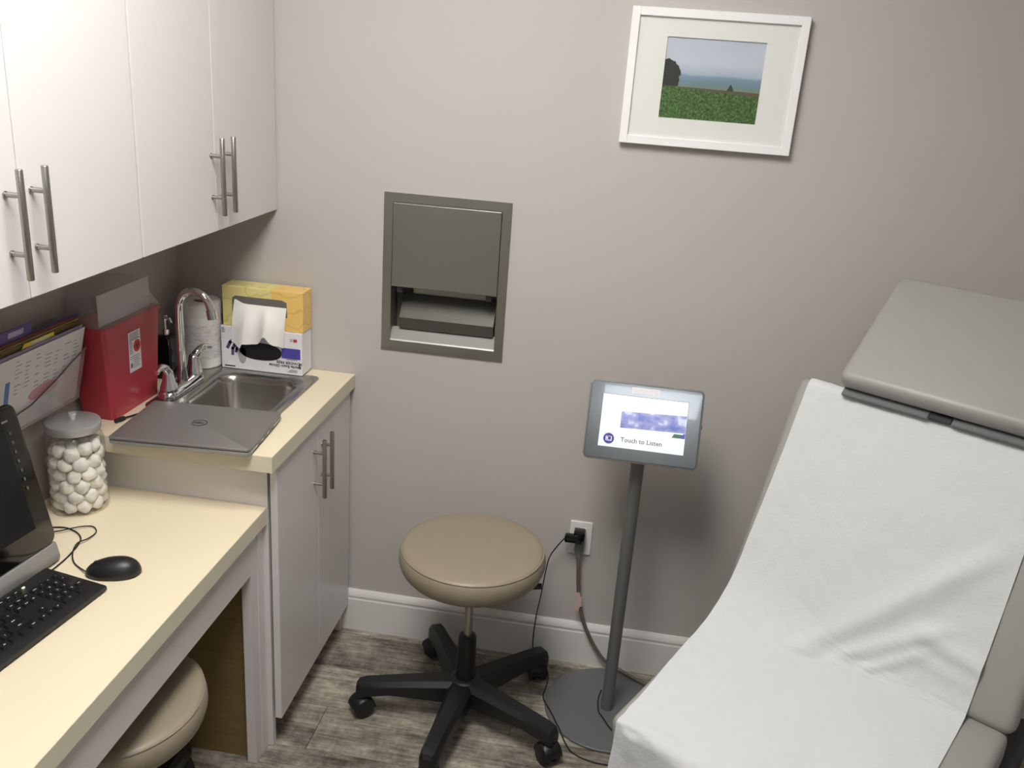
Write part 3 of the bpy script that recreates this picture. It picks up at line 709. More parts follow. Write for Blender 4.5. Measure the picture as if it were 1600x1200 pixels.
for j in range(NU + 1):
    u = U0 + (U1 - U0) * j / NU
    P = paper_profile(u); row = []; s = 0.0
    crease = 4 + 46 + 11
    edge = 1 - j / NU
    for i, p in enumerate(P):
        tn = (P[min(i + 1, len(P) - 1)] - P[max(i - 1, 0)]).normalized(); nv = Vector((tn.y, -tn.x))
        if nv.y < 0 and i < 100: nv = -nv
        if i >= 100: nv = Vector((-abs(nv.x), abs(nv.y) * 0.3)).normalized()
        nz_ = mnoise.noise(Vector((u * 16, i * 0.16, 1.7))) * 0.0024 + mnoise.noise(Vector((u * 45, i * 0.42, 9.1))) * 0.0014
        # distance up the backrest from the crease
        h = 0.0
        if i < crease + 6:
            sb = max(0.0, (p.y - Zc) / math.sin(REC))
            def ridge(u0, s0, u1, s1, wd, amp):
                du, ds = u1 - u0, s1 - s0; L_ = math.hypot(du, ds); tpar = ((u - u0) * du + (sb - s0) * ds) / (L_ * L_)
                dist = ((u - u0) * ds - (sb - s0) * du) / L_
                env = math.exp(-max(0, -tpar) ** 2 * 20) * math.exp(-max(0, tpar - 1) ** 2 * 8)
                return amp * env * math.exp(-(dist / wd) ** 2)
            h += ridge(0.255, 0.02, 0.47, 0.27, 0.026, 0.013) - ridge(0.30, 0.01, 0.50, 0.19, 0.022, 0.006)
            h += ridge(0.33, 0.03, 0.46, 0.135, 0.017, 0.014) + ridge(0.46, 0.135, 0.57, 0.115, 0.017, 0.011)
            h += ridge(0.385, 0.02, 0.46, 0.085, 0.010, 0.009) + ridge(0.46, 0.085, 0.55, 0.075, 0.010, 0.005)
        else:
            h += 0.0018 * math.sin(u * 38 + i * 0.09) * max(0, min(1, (i - crease) / 30))
            if i > 112: h += (0.006 * mnoise.noise(Vector((u * 9 + i * 0.10, i * 0.16, 4.0))) + 0.004 * mnoise.noise(Vector((u * 22, i * 0.33, 6.0)))) * min(1, (i - 112) / 6)
        q = p + nv * (max(nz_ + h, -0.002))
        uu = u - 0.016 * edge * math.exp(-((i - 66) / 34) ** 2)
        row.append((uu, q.x, q.y))
    rowsP.append(row)
pp = thing('paper_sheet', 'white disposable paper sheet draped over the exam table', 'paper sheet', (O0[0], O0[1], 0), ANG)
obj('sheet', B().grid(rowsP), M_paper, pp, smooth=True, local=True, angle=70)

# ------------------------------------------------------------------ things on the sink worktop
# laptop
t = thing('laptop', 'closed grey laptop resting over the sink edge', 'laptop', (0.175, -0.693, H + 0.0052), R(4.6))
obj('lower_case', B().loft(slab(0, 0.345, 0, 0.25, 0.008, 0.0, 0.010, 0.002)), M_silver, t, local=True, smooth=True)
lid = obj('lid', B().loft(slab(0.0, 0.345, -0.001, 0.25, 0.008, 0.0118, 0.0185, 0.0012)), M_lap, t, local=True, smooth=True)
obj('screen_gasket', B().box((0.004, 0.003, 0.0098), (0.341, 0.246, 0.0122)), M_blackg, t, local=True)
b = B(); b.box((0.3405, 0.06, 0.003), (0.3455, 0.09, 0.008)); b.box((0.3405, 0.105, 0.003), (0.3455, 0.13, 0.008)); b.box((0.3405, 0.15, 0.004), (0.3455, 0.18, 0.007))
obj('ports', b, M_blackg, t, local=True)
ring = [(0.172 + 0.0185 * math.cos(2 * PI * k / 40), 0.130 + 0.0185 * math.sin(2 * PI * k / 40), 0.0187) for k in range(41)]
b = B().tube(ring, 0.0011, 6, caps=False); b.text('DELL', 0.0128, Matrix.Translation((0.172, 0.130, 0.0188)), 0.0002, bold=0.0003)
obj('lid_logo', b, M_ink, lid, local=True)
t = thing('laptop_plug', 'small black cord plug beside the laptop corner', 'plug', (0.118, -0.55, H))
b = B().tube([(0.118, -0.566, H + 0.0065), (0.126, -0.540, H + 0.0065)], 0.006, 12); b.tube(spline([(0.125, -0.542, H + 0.0065), (0.133, -0.52, H + 0.005), (0.142, -0.497, H + 0.0045)], 5), 0.0024, 8)
obj('plug_body', b, M_black, t, smooth=True)

# glove box, print upside down
GX0, GX1, GY0, GY1, GZ0 = 0.176, 0.429, -0.088, -0.010, H + 0.005
GZ1 = GZ0 + 0.132
t = thing('glove_box', 'white and violet exam glove box with black oval opening', 'glove box', ((GX0 + GX1) / 2, (GY0 + GY1) / 2, GZ0))
gb = obj('carton', B().box((GX0, GY0, GZ0), (GX1, GY1, GZ1), 0.0015, 1), M_white_card, t)
yf = GY0 - 0.0004
def ell(cx, cz, rx, rz, n=40, p=2.0): return [(cx + rx * math.copysign(abs(math.cos(2 * PI * k / n)) ** (2 / p), math.cos(2 * PI * k / n)), cz + rz * math.copysign(abs(math.sin(2 * PI * k / n)) ** (2 / p), math.sin(2 * PI * k / n))) for k in range(n)]
gxm = 0.300
MF = face_front(0, yf, 0)
obj('glove_opening', B().prism(ell(gxm, GZ0 + 0.063, 0.066, 0.027, p=2.3), 0.0006, M=MF), M_void, t)
obj('violet_panel', B().box((0.366, yf - 0.0005, GZ0 + 0.051), (0.424, yf + 0.0002, GZ0 + 0.083)), M_purple, t)
obj('red_mark', B().box((0.403, yf - 0.0005, GZ0 + 0.104), (0.414, yf + 0.0002, GZ0 + 0.113)), mat('red_print', sr(190, 50, 56), 0.5), t)
MU = lambda x, z: face_front(x, yf, z) @ Matrix.Rotation(PI, 4, 'Z')
obj('lettering', B().text('Nitrile Exam Gloves', 0.0122, MU(0.376, GZ0 + 0.026), bold=0.0002), M_ink, t)
obj('lettering', B().text('POWDER FREE', 0.0122, MU(0.389, GZ0 + 0.038), bold=0.0002), M_ink, t)
obj('printed_bar', B().box((0.4195, yf - 0.0005, GZ0 + 0.023), (0.4230, yf + 0.0002, GZ0 + 0.041)), M_ink, t)
obj('printed_bar', B().box((0.186, yf - 0.0004, GZ0 + 0.006), (0.219, yf + 0.0002, GZ0 + 0.0095)), M_ink, t)
b = B()
for k in range(3): b.box((0.384 + 0.004 * k, yf - 0.0004, GZ0 + 0.009 + 0.003 * k), (0.414, yf + 0.0002, GZ0 + 0.0102 + 0.003 * k))
for k in range(2): b.box((0.392, yf - 0.0004, GZ0 + 0.105 + 0.005 * k), (0.401, yf + 0.0002, GZ0 + 0.107 + 0.005 * k))
for k in range(2): b.box((0.381, yf - 0.0004, GZ0 + 0.0465 + 0.0025 * k), (0.414, yf + 0.0002, GZ0 + 0.0473 + 0.0025 * k))
for k in range(4): b.box((0.18, yf - 0.0004, GZ0 + 0.124 - 0.004 * k), (0.188 + 0.003 * (k % 2), yf + 0.0002, GZ0 + 0.1255 - 0.004 * k))
tag(obj('small_print', b, M_inkg, t), 'rows of tiny grey print', None, kind='stuff')
# gloved hand printed on the carton: palm with hanging fingers
b = B()
for pts, r in (([(0.226, 0.098), (0.232, 0.088), (0.226, 0.076)], 0.012), ([(0.218, 0.094), (0.205, 0.082), (0.197, 0.066)], 0.0065), ([(0.222, 0.082), (0.213, 0.064), (0.212, 0.046)], 0.006), ([(0.230, 0.078), (0.225, 0.062), (0.223, 0.055)], 0.0055)):
    for a, c in zip(pts, pts[1:]):
        d = Vector((c[0] - a[0], c[1] - a[1])).normalized(); n_ = Vector((-d.y, d.x)) * r; a_ = Vector(a) - d * r * 0.6; c_ = Vector(c) + d * r * 0.6
        b.prism([(a_ + n_ * 0.8)[:], (a_ - n_ * 0.8)[:], (c_ - n_ * 0.7)[:], (c_ + n_ * 0.7)[:]], 0.0004, M=face_front(0, yf, GZ0))
obj('printed_hand', b, mat('blue_grey_print', sr(72, 74, 110), 0.5, var=0.25, scale=70), t)
b = B().prism(ell(0.243, 0.045, 0.012, 0.026), 0.0006, M=face_front(0, yf, GZ0))
obj('printed_cuff', b, mat('pale_print', sr(168, 164, 166), 0.6, var=0.1, scale=60), t)

# tissue box standing on its side on the glove box
TZ0 = GZ1 + 0.0006; TZ1 = TZ0 + 0.122
def tissue_print():
    m = bpy.data.materials.new('yellow_leaf_carton'); m.use_nodes = True
    nt = m.node_tree; N = nt.nodes; L = nt.links; bs = N['Principled BSDF']
    g = N.new('ShaderNodeNewGeometry'); sp = N.new('ShaderNodeSeparateXYZ'); L.new(g.outputs['Position'], sp.inputs[0])
    z = N.new('ShaderNodeMath'); z.operation = 'MULTIPLY_ADD'; z.inputs[1].default_value = -0.16; z.inputs[2].default_value = 0.52; L.new(sp.outputs[2], z.inputs[0])
    d = N.new('ShaderNodeMath'); d.operation = 'GREATER_THAN'; L.new(sp.outputs[0], d.inputs[0]); L.new(z.outputs[0], d.inputs[1])
    mx = N.new('ShaderNodeMix'); mx.data_type = 'RGBA'; mx.inputs[6].default_value = sr(228, 215, 146); mx.inputs[7].default_value = sr(238, 198, 116); L.new(d.outputs[0], mx.inputs[0])
    wv = N.new('ShaderNodeTexWave'); wv.wave_type = 'RINGS'; wv.inputs['Scale'].default_value = 7; wv.inputs['Distortion'].default_value = 7; wv.inputs['Detail'].default_value = 1.5; wv.inputs['Detail Scale'].default_value = 2.5
    L.new(g.outputs['Position'], wv.inputs['Vector'])
    cr = N.new('ShaderNodeValToRGB'); cr.color_ramp.elements[0].position = 0.02; cr.color_ramp.elements[0].color = (0.28, 0.28, 0.28, 1); cr.color_ramp.elements[1].position = 0.07; cr.color_ramp.elements[1].color = (0, 0, 0, 1)
    L.new(wv.outputs['Fac'], cr.inputs[0])
    m2 = N.new('ShaderNodeMix'); m2.data_type = 'RGBA'; L.new(cr.outputs[0], m2.inputs[0]); L.new(mx.outputs[2], m2.inputs[6]); m2.inputs[7].default_value = sr(176, 140, 60)
    L.new(m2.outputs[2], bs.inputs['Base Color']); bs.inputs['Roughness'].default_value = 0.4
    return m
t = thing('tissue_box', 'yellow and orange tissue box on its side on the glove box', 'tissue box', (0.305, -0.05, TZ0))
obj('carton', B().box((0.183, -0.084, TZ0), (0.431, -0.012, TZ1), 0.0015, 1), tissue_print(), t)
oz = TZ0 + 0.062
obj('film_window', B().prism([(0.215, oz + 0.026), (0.225, oz + 0.032), (0.366, oz + 0.032), (0.382, oz + 0.026), (0.384, oz - 0.02), (0.213, oz - 0.02)], 0.0006, M=face_front(0, -0.0842, 0)), mat('grey_film', sr(112, 110, 104), 0.3), t)
P = []
for i in range(23):
    f = i / 22; row = []
    for j in range(37):
        g = j / 36
        x = 0.222 + 0.160 * g - (0.012 * f if g < 0.5 else 0) * (1 - 2 * g) - 0.010 * f * max(0, g - 0.6)
        fold = 0.006 * math.sin(g * 15 + f * 1.5) * (0.35 + f)
        zt = oz + 0.010 + 0.012 * math.exp(-((g - 0.0) / 0.12) ** 2)
        low = 0.118 - 0.030 * math.exp(-((g - 0.62) / 0.10) ** 2) + 0.014 * (g < 0.2)
        zz = zt - low * f
        y = -0.0852 - 0.022 * math.sin(min(1, f * 1.6) * PI / 2) * (0.6 + 0.4 * math.sin(g * PI)) + fold * min(1, f * 3)
        row.append((x, min(y, -0.0856 if zz > TZ0 else -0.0895), zz))
    P.append(row)
obj('tissue', B().grid(P), M_tissue, t, smooth=True, angle=80)

# wipes canister
WX, WY = 0.106, -0.072; WZ = H + 0.0044
t = thing('wipes_canister', 'white disinfectant wipes canister behind the faucet', 'canister', (WX, WY, WZ))
obj('canister_body', B().lathe([(0, 0), (0.058, 0), (0.061, 0.003), (0.061, 0.158), (0, 0.158)], (WX, WY, WZ), 48), M_white, t, smooth=True)
def label_print():
    m = mat('printed_label', sr(224, 222, 220), 0.45); nt = m.node_tree; N = nt.nodes; L = nt.links
    tcn = N.new('ShaderNodeTexCoord'); mp = N.new('ShaderNodeMapping'); mp.inputs['Scale'].default_value = (60, 60, 260); L.new(tcn.outputs['Object'], mp.inputs[0])
    nz = N.new('ShaderNodeTexNoise'); nz.inputs['Scale'].default_value = 1.0; nz.inputs['Detail'].default_value = 1; L.new(mp.outputs[0], nz.inputs['Vector'])
    cr = N.new('ShaderNodeValToRGB'); cr.color_ramp.elements[0].position = 0.50; cr.color_ramp.elements[0].color = sr(222, 220, 217); cr.color_ramp.elements[1].position = 0.56; cr.color_ramp.elements[1].color = sr(204, 201, 198)
    L.new(nz.outputs[0], cr.inputs[0]); L.new(cr.outputs[0], N['Principled BSDF'].inputs['Base Color']); return m
obj('label', B().lathe([(0.0612, 0.030), (0.0614, 0.031), (0.0614, 0.134), (0.0612, 0.135)], (WX, WY, WZ), 48), label_print(), t, smooth=True)
obj('lid', B().lathe([(0.062, 0.158), (0.0632, 0.162), (0.0632, 0.176), (0.0622, 0.182), (0.0632, 0.186), (0.0625, 0.196), (0.057, 0.201), (0.040, 0.203), (0, 0.203)], (WX, WY, WZ), 48), M_white, t, smooth=True)
obj('lid_logo', B().lathe([(0, 0), (0.021, 0), (0.021, 0.0012), (0, 0.0012)], n=32, M=Matrix.Translation((WX + 0.016, WY - 0.026, WZ + 0.2025)) @ Matrix.Scale(0.6, 4, (0, 1, 0))), mat('maroon_print', sr(130, 60, 58), 0.5), t, smooth=True)

# soap bottle
t = thing('soap_bottle', 'black pump soap bottle in the corner behind the faucet', 'soap bottle', (0.062, -0.205, H))
bx, by = 0.064, -0.205
obj('bottle', B().loft([rrect(bx - 0.027, bx + 0.027, by - 0.027, by + 0.027, 0.008, H + 0.0005), rrect(bx - 0.028, bx + 0.028, by - 0.028, by + 0.028, 0.008, H + 0.004), rrect(bx - 0.028, bx + 0.028, by - 0.028, by + 0.028, 0.008, H + 0.115),
                        rrect(bx - 0.02, bx + 0.02, by - 0.02, by + 0.02, 0.012, H + 0.126), rrect(bx - 0.012, bx + 0.012, by - 0.012, by + 0.012, 0.011, H + 0.13)]), M_blackg, t, smooth=True, angle=50)
b = B().tube([(bx, by, H + 0.128), (bx, by, H + 0.145)], 0.012, 18); b.tube([(bx, by, H + 0.145), (bx, by, H + 0.175)], 0.005, 12); b.tube([(bx, by, H + 0.172), (bx, by, H + 0.186)], 0.0085, 14)
b.tube([(bx, by, H + 0.18), (bx + 0.028, by - 0.02, H + 0.182), (bx + 0.034, by - 0.0245, H + 0.172)], 0.0042, 10)
obj('pump', b, M_chrome, t, smooth=True)

# sharps container
t = thing('sharps_container', 'red sharps disposal container with clear hinged lid', 'sharps container', (0.058, -0.44, H))
sl = []
for f, z in ((0.0, H + 0.0005), (0.02, H + 0.004), (0.5, H + 0.12), (0.96, 1.150), (0.965, 1.1515), (1.0, 1.162)):
    k = 0.0 if z < 1.151 else 0.003
    sl.append(rrect(0.014 - 0.008 * f - k * 0.5, 0.106 + 0.004 * f + k, -0.551 - 0.024 * f - k * 0.3, -0.331 + 0.027 * f + k, 0.012, z))
body = obj('bin', B().loft(sl, True, False), M_red, t, smooth=True, angle=50)
b = B()
b.loft([rrect(0.005, 0.112, -0.575, -0.303, 0.012, 1.1625), rrect(0.005, 0.112, -0.575, -0.303, 0.012, 1.168), rrect(0.005, 0.085, -0.568, -0.325, 0.02, 1.225), rrect(0.008, 0.070, -0.555, -0.345, 0.02, 1.246)], False, True)
obj('clear_lid', b, M_clear, t, smooth=True, angle=40)
b = B().box((0.094, -0.570, 1.166), (0.097, -0.335, 1.246), 0.001, 1, M=Matrix.Translation((0.002, 0, 0)))
obj('lid_flap', b, clear_mat('frosted_flap', (0.62, 0.58, 0.60, 1), 0.55, 0.3), t)
# warning sticker
sn_ = Vector((1, 0, -0.016)).normalized(); sup = Vector((0.016, 0, 1)).normalized()
MS = frame_m((0.1092, -0.4405, 1.070), (0, 1, 0.0), sup, sn_)
st_ = obj('warning_sticker', B().box((-0.028, -0.054, -0.0002), (0.028, 0.054, 0.0006), M=MS), M_white_card, t)
obj('orange_disc', B().prism(ell(0.010, 0.012, 0.0165, 0.0165), 0.0004, M=MS @ Matrix.Translation((0, 0, 0.0006))), M_orange, st_)
b = B()
for k in range(3):
    a = R(90 + 120 * k); cx, cy = 0.010 + 0.0058 * math.cos(a), 0.012 + 0.0058 * math.sin(a)
    pts = [(cx + 0.0052 * math.cos(a + R(40 + 280 * q / 14)), cy + 0.0052 * math.sin(a + R(40 + 280 * q / 14)), 0.0012) for q in range(15)]
    b.tube(pts, 0.0009, 6, M=MS)
b.tube([(0.010 + 0.0042 * math.cos(2 * PI * q / 16), 0.012 + 0.0042 * math.sin(2 * PI * q / 16), 0.0012) for q in range(17)], 0.0006, 6, caps=False, M=MS)
b.box((-0.025, 0.0310, 0.0005), (0.025, 0.0325, 0.0010), M=MS)
obj('biohazard_mark', b, M_ink, st_)
b = B()
for k in range(4): b.box((-0.022, 0.048 - 0.0045 * k, 0.0005), (0.020 - 0.004 * (k % 2), 0.0497 - 0.0045 * k, 0.0009), M=MS)
for k in range(8): b.box((-0.025, 0.026 - 0.0042 * k, 0.0005), (-0.011, 0.0277 - 0.0042 * k, 0.0009), M=MS)
for k in range(7): b.box((-0.010 if k > 1 else -0.025, -0.014 - 0.005 * k, 0.0005), (0.022 - 0.003 * (k % 3), -0.0125 - 0.005 * k, 0.0009), M=MS)
b.box((-0.024, -0.042, 0.0005), (-0.014, -0.030, 0.0009), M=MS)
tag(obj('sticker_print', b, M_inkg, st_), 'rows of tiny grey print', None, kind='stuff')

# ------------------------------------------------------------------ file holder on the left wall
LEAN = R(13)
def sheet_m(x, y, z): return frame_m((x, y, z), (0, 1, 0), (math.sin(LEAN), 0, math.cos(LEAN)), (math.cos(LEAN), 0, -math.sin(LEAN)))
FY1, FY0, FZ0 = -0.588, -0.90, 0.986
t = thing('file_holder', 'clear acrylic wall file holder left of the sharps container', 'file holder', (0.03, -0.74, FZ0))
top = [(FY1 - FY0, 0.136), (0.26, 0.114), (0.20, 0.084), (0.12, 0.052), (0.0, 0.036)]
poly = [(0, 0), (FY1 - FY0, 0)] + top
obj('front_panel', B().prism(poly, 0.003, M=sheet_m(0.036, FY0, FZ0)), M_acryl, t)
b = B()
for (a, c), (d, e) in zip(top, top[1:]):
    b.tube([sheet_m(0.038, FY0, FZ0) @ Vector((a, c, 0.0015)), sheet_m(0.038, FY0, FZ0) @ Vector((d, e, 0.0015))], 0.0018, 8)
obj('front_rim', b, mat('acrylic_rim', sr(96, 88, 92), 0.3), t, smooth=True)
b = B().box((0.001, FY0, FZ0 - 0.003), (0.040, FY1, FZ0)); b.box((0.001, FY0, FZ0), (0.004, FY1, 1.19))
obj('tray_back', b, M_acryl, t)
M_printed = mat('printed_paper', sr(224, 222, 225), 0.6, var=0.03, scale=20)
FW = FY1 - FY0
folders = [  # x at the bottom, height, material, name, label, tab (y0,y1,h)
    (0.0305, 0.191, M_printed, 'printed_sheet', 'white printed price sheet at the front of the file holder', None),
    (0.0270, 0.199, mat('lilac_card', sr(150, 138, 168), 0.6), 'file_folder', 'lilac file folder right behind the printed sheet', None),
    (0.0235, 0.199, mat('grey_card', sr(120, 116, 104), 0.6), 'file_folder', 'grey file folder with a yellow tab in the file holder', (0.085, 0.20, 0.012)),
    (0.0195, 0.212, mat('olive_card', sr(104, 88, 52), 0.6), 'file_folder', 'dark olive file folder in the middle of the file holder', None),
    (0.0160, 0.214, mat('manila_card', sr(190, 172, 140), 0.6), 'file_folder', 'manila file folder behind the olive folder', None),
    (0.0120, 0.222, mat('rust_card', sr(122, 70, 50), 0.6), 'file_folder', 'rust brown file folder near the back of the file holder', None),
    (0.0080, 0.226, mat('purple_card', sr(92, 80, 138), 0.6), 'file_folder', 'purple file folder with a raised label tab at the back', (0.02, 0.135, 0.026))]
for i, (x, h, m, nm, lab_, tb) in enumerate(folders):
    M = sheet_m(x, FY0, FZ0 + 0.0008)
    ft = thing(nm, lab_, 'paper' if nm == 'printed_sheet' else 'folder', (x, (FY0 + FY1) / 2, FZ0), group=None)
    w1 = FW - 0.004 - 0.006 * (i % 3)
    obj('sheet' if nm == 'printed_sheet' else 'cover', B().box((0.002, 0, 0), (w1, h, 0.0016), M=M), m, ft)
    if tb:
        tm = mat('tab_yellow', sr(222, 200, 70), 0.5) if i == 2 else m
        tab = obj('tab', B().prism([(tb[0], h), (tb[1], h), (tb[1] - 0.006, h + tb[2]), (tb[0] + 0.006, h + tb[2])], 0.0016, M=M), tm, ft)
        if i == 6:
            b = B().box((tb[0] + 0.035, h + 0.006, 0.0016), (tb[1] - 0.03, h + 0.019, 0.002), M=M); obj('tab_label', b, mat('tab_label_paper', sr(170, 165, 190), 0.6, var=0.2, scale=200), tab)
        else:
            obj('tab_label', B().box((tb[0] + 0.03, h + 0.001, 0.0016), (tb[1] - 0.022, h + 0.010, 0.002), M=M), mat('cream_label', sr(216, 208, 180), 0.6), tab)
    if i == 0:
        b = B().box((0.03, 0.016, 0.0016), (0.045, 0.136, 0.0019), M=M); obj('blue_stripe', b, mat('blue_print', sr(96, 130, 190), 0.6), ft)
        b = B().prism(ell(0.17, 0.071, 0.055, 0.018), 0.0004, M=M @ Matrix.Translation((0, 0, 0.0016))); obj('pink_patch', b, mat('pink_print', sr(206, 160, 168), 0.6), ft)
        b = B()
        for c_ in range(7):
            for r_ in range(9):
                if random.random() < 0.75:
                    x0_ = 0.06 + c_ * 0.035; y0_ = 0.176 - r_ * 0.010 - 0.002 * c_
                    b.box((x0_, y0_, 0.0016), (x0_ + random.uniform(0.008, 0.024), y0_ + 0.0022, 0.0018), M=M)
        tag(obj('printed_rows', b, mat('faint_ink', sr(150, 148, 158), 0.7), ft), 'columns of faint grey print', None, kind='stuff')

# ------------------------------------------------------------------ things on the desk
# cotton ball jar
JX, JY, JZ = 0.100, -0.7098, DZ + 0.0006
t = thing('cotton_jar', 'glass jar of cotton balls with a metal lid on the desk', 'jar', (JX, JY, JZ))
obj('glass_body', B().lathe([(0, 0.0), (0.058, 0.0), (0.0635, 0.003), (0.066, 0.010), (0.066, 0.168), (0.064, 0.184), (0.058, 0.197), (0.054, 0.203), (0.054, 0.216)], (JX, JY, JZ), 56), M_glass, t, smooth=True, angle=60)
lid = obj('lid', B().lathe([(0.0555, 0.206), (0.0612, 0.206), (0.0618, 0.208), (0.0618, 0.2225), (0.0605, 0.2255), (0.056, 0.2275), (0, 0.229)], (JX, JY, JZ), 56), mat('brushed_aluminium', sr(186, 186, 184), 0.35, 0.45, var=0.03), t, smooth=True, angle=35)
b = B().tube([(JX, JY, JZ + 0.2285), (JX, JY, JZ + 0.232), (JX, JY, JZ + 0.242), (JX, JY, JZ + 0.245)], [0.0065, 0.006, 0.0095, 0.0085], 18)
obj('lid_knob', b, mat('pale_metal', sr(225, 225, 225), 0.25, 0.3), lid, smooth=True)
balls = []
for k in range(8):
    tb = bmesh.new(); bmesh.ops.create_icosphere(tb, subdivisions=3, radius=1.0)
    for v in tb.verts:
        n1 = mnoise.noise(v.co * 1.1 + Vector((k * 7, 0, 0))); n2 = mnoise.noise(v.co * 2.6 + Vector((0, k * 5, 2)))
        v.co *= 1 + 0.26 * n1 + 0.13 * n2
    me = bpy.data.meshes.new('cotton_ball'); tb.to_mesh(me); tb.free(); me.materials.append(M_cotton)
    for p in me.polygons: p.use_smooth = True
    balls.append(me)
# settle the balls inside the glass: push neighbours apart, keep them off the wall and the bottom
NB, BR, JR, JT = 77, 0.0166, 0.0642, 0.182
brnd = random.Random(11); bc = []
for k in range(NB):
    a = brnd.uniform(0, 2 * PI); q = (JR - BR) * math.sqrt(brnd.random())
    bc.append(Vector((q * math.cos(a), q * math.sin(a), 0.004 + BR + (JT - 0.004 - 2 * BR) * (k + 0.5) / NB)))
for it in range(260):
    for i in range(NB):
        for j in range(i + 1, NB):
            if abs(bc[i].z - bc[j].z) > 2 * BR: continue
            d = bc[i] - bc[j]; l = d.length
            if 1e-9 < l < 2 * BR:
                d *= 0.5 * (2 * BR - l) / l; bc[i] += d; bc[j] -= d
    for c in bc:
        lim = JR - BR - (0.006 if c.z > 0.158 else 0.0); q = math.hypot(c.x, c.y)
        if q > lim: c.x *= lim / q; c.y *= lim / q
        c.z = min(max(c.z, 0.004 + BR), JT - BR)
for c in bc:
    o = bpy.data.objects.new('cotton_ball', brnd.choice(balls)); col.objects.link(o)
    o.rotation_euler = [brnd.uniform(0, 6.28) for _ in range(3)]
    o.scale = [BR * 1.05 * brnd.uniform(0.95, 1.06) for _ in range(3)]
    mr_ = Matrix.LocRotScale(None, o.rotation_euler, o.scale)
    P_ = [mr_ @ v.co for v in o.data.vertices]
    z0_ = min(v.z for v in P_) + c.z
    if z0_ < 0.0015: c.z += 0.0015 - z0_
    for _ in range(3):
        lim = 0.0652 if c.z < 0.155 else 0.0600
        w_ = max(P_, key=lambda v: math.hypot(v.x + c.x, v.y + c.y)); q = math.hypot(w_.x + c.x, w_.y + c.y)
        if q > lim: c.x -= (w_.x + c.x) / q * (q - lim); c.y -= (w_.y + c.y) / q * (q - lim)
    # the lowest ring sits where the glass curves in
    o.location = (JX + c.x * (0.96 if c.z < 0.03 else 1), JY + c.y * (0.96 if c.z < 0.03 else 1), JZ + c.z)
    tag(o, 'fluffy white cotton ball in the lidded glass jar', 'cotton ball', 'cotton balls in the jar')

# computer
A = Vector((0.203, -0.944, 0.788)); tilt = R(13); yaw = R(-6)
n0 = Vector((math.cos(yaw), math.sin(yaw), 0)); ey = Vector((-math.sin(yaw), math.cos(yaw), 0))
nf = n0 * math.cos(tilt) + Vector((0, 0, 1)) * math.sin(tilt); upv = Vector((0, 0, 1)) * math.cos(tilt) - n0 * math.sin(tilt)
MM = frame_m(A, ey, upv, nf)     # local x to the right end, y up the screen, z out of it
MW, MH = 0.48, 0.332
t = thing('all_in_one_computer', 'black all-in-one computer with silver chin on the desk', 'computer', (0.12, -1.16, DZ))
obj('rear_case', B().loft(slab(-MW + 0.006, -0.006, 0.006, MH - 0.006, 0.02, -0.040, -0.012, 0.006), M=MM), M_dark, t, smooth=True, angle=50)
bz = obj('bezel', B().loft(slab(-MW, 0, 0.012, MH, 0.022, -0.012, 0.0, 0.003), M=MM), M_blackg, t, smooth=True, angle=50)
obj('screen', B().box((-MW + 0.045, 0.062, -0.0005), (-0.046, MH - 0.045, 0.0006), M=MM), mat('dark_screen', sr(24, 25, 26), 0.2), t)
b = B()
for k in range(7): b.box((-0.036, MH - 0.062 - 0.0205 * k, 0.0), (-0.031, MH - 0.055 - 0.0205 * k, 0.0008), M=MM)
obj('bezel_icons', b, mat('dim_icon', sr(88, 90, 92), 0.5), bz)
obj('brand_mark', B().box((-0.046, MH - 0.034, 0.0), (-0.030, MH - 0.030, 0.0006), M=MM), M_silver, bz)
obj('chin', B().loft(slab(-MW + 0.002, -0.002, -0.031, 0.0125, 0.009, -0.028, -0.001, 0.004), M=MM), M_silver, t, smooth=True, angle=50)
b = B().box((0.02, -1.30, DZ + 0.0005), (0.135, -1.03, DZ + 0.010), 0.004, 2); b.box((0.055, -1.24, DZ + 0.008), (0.085, -1.09, DZ + 0.12), 0.004, 2)
obj('stand', b, M_dark, t, smooth=True)

# keyboard
KM_ang = math.atan2(0.9925, 0.122)
KX, KY = 0.452, 0.152
t = thing('keyboard', 'black full-size keyboard on the cream desk', 'keyboard', (0.213, -1.012, DZ + 0.0006), KM_ang)
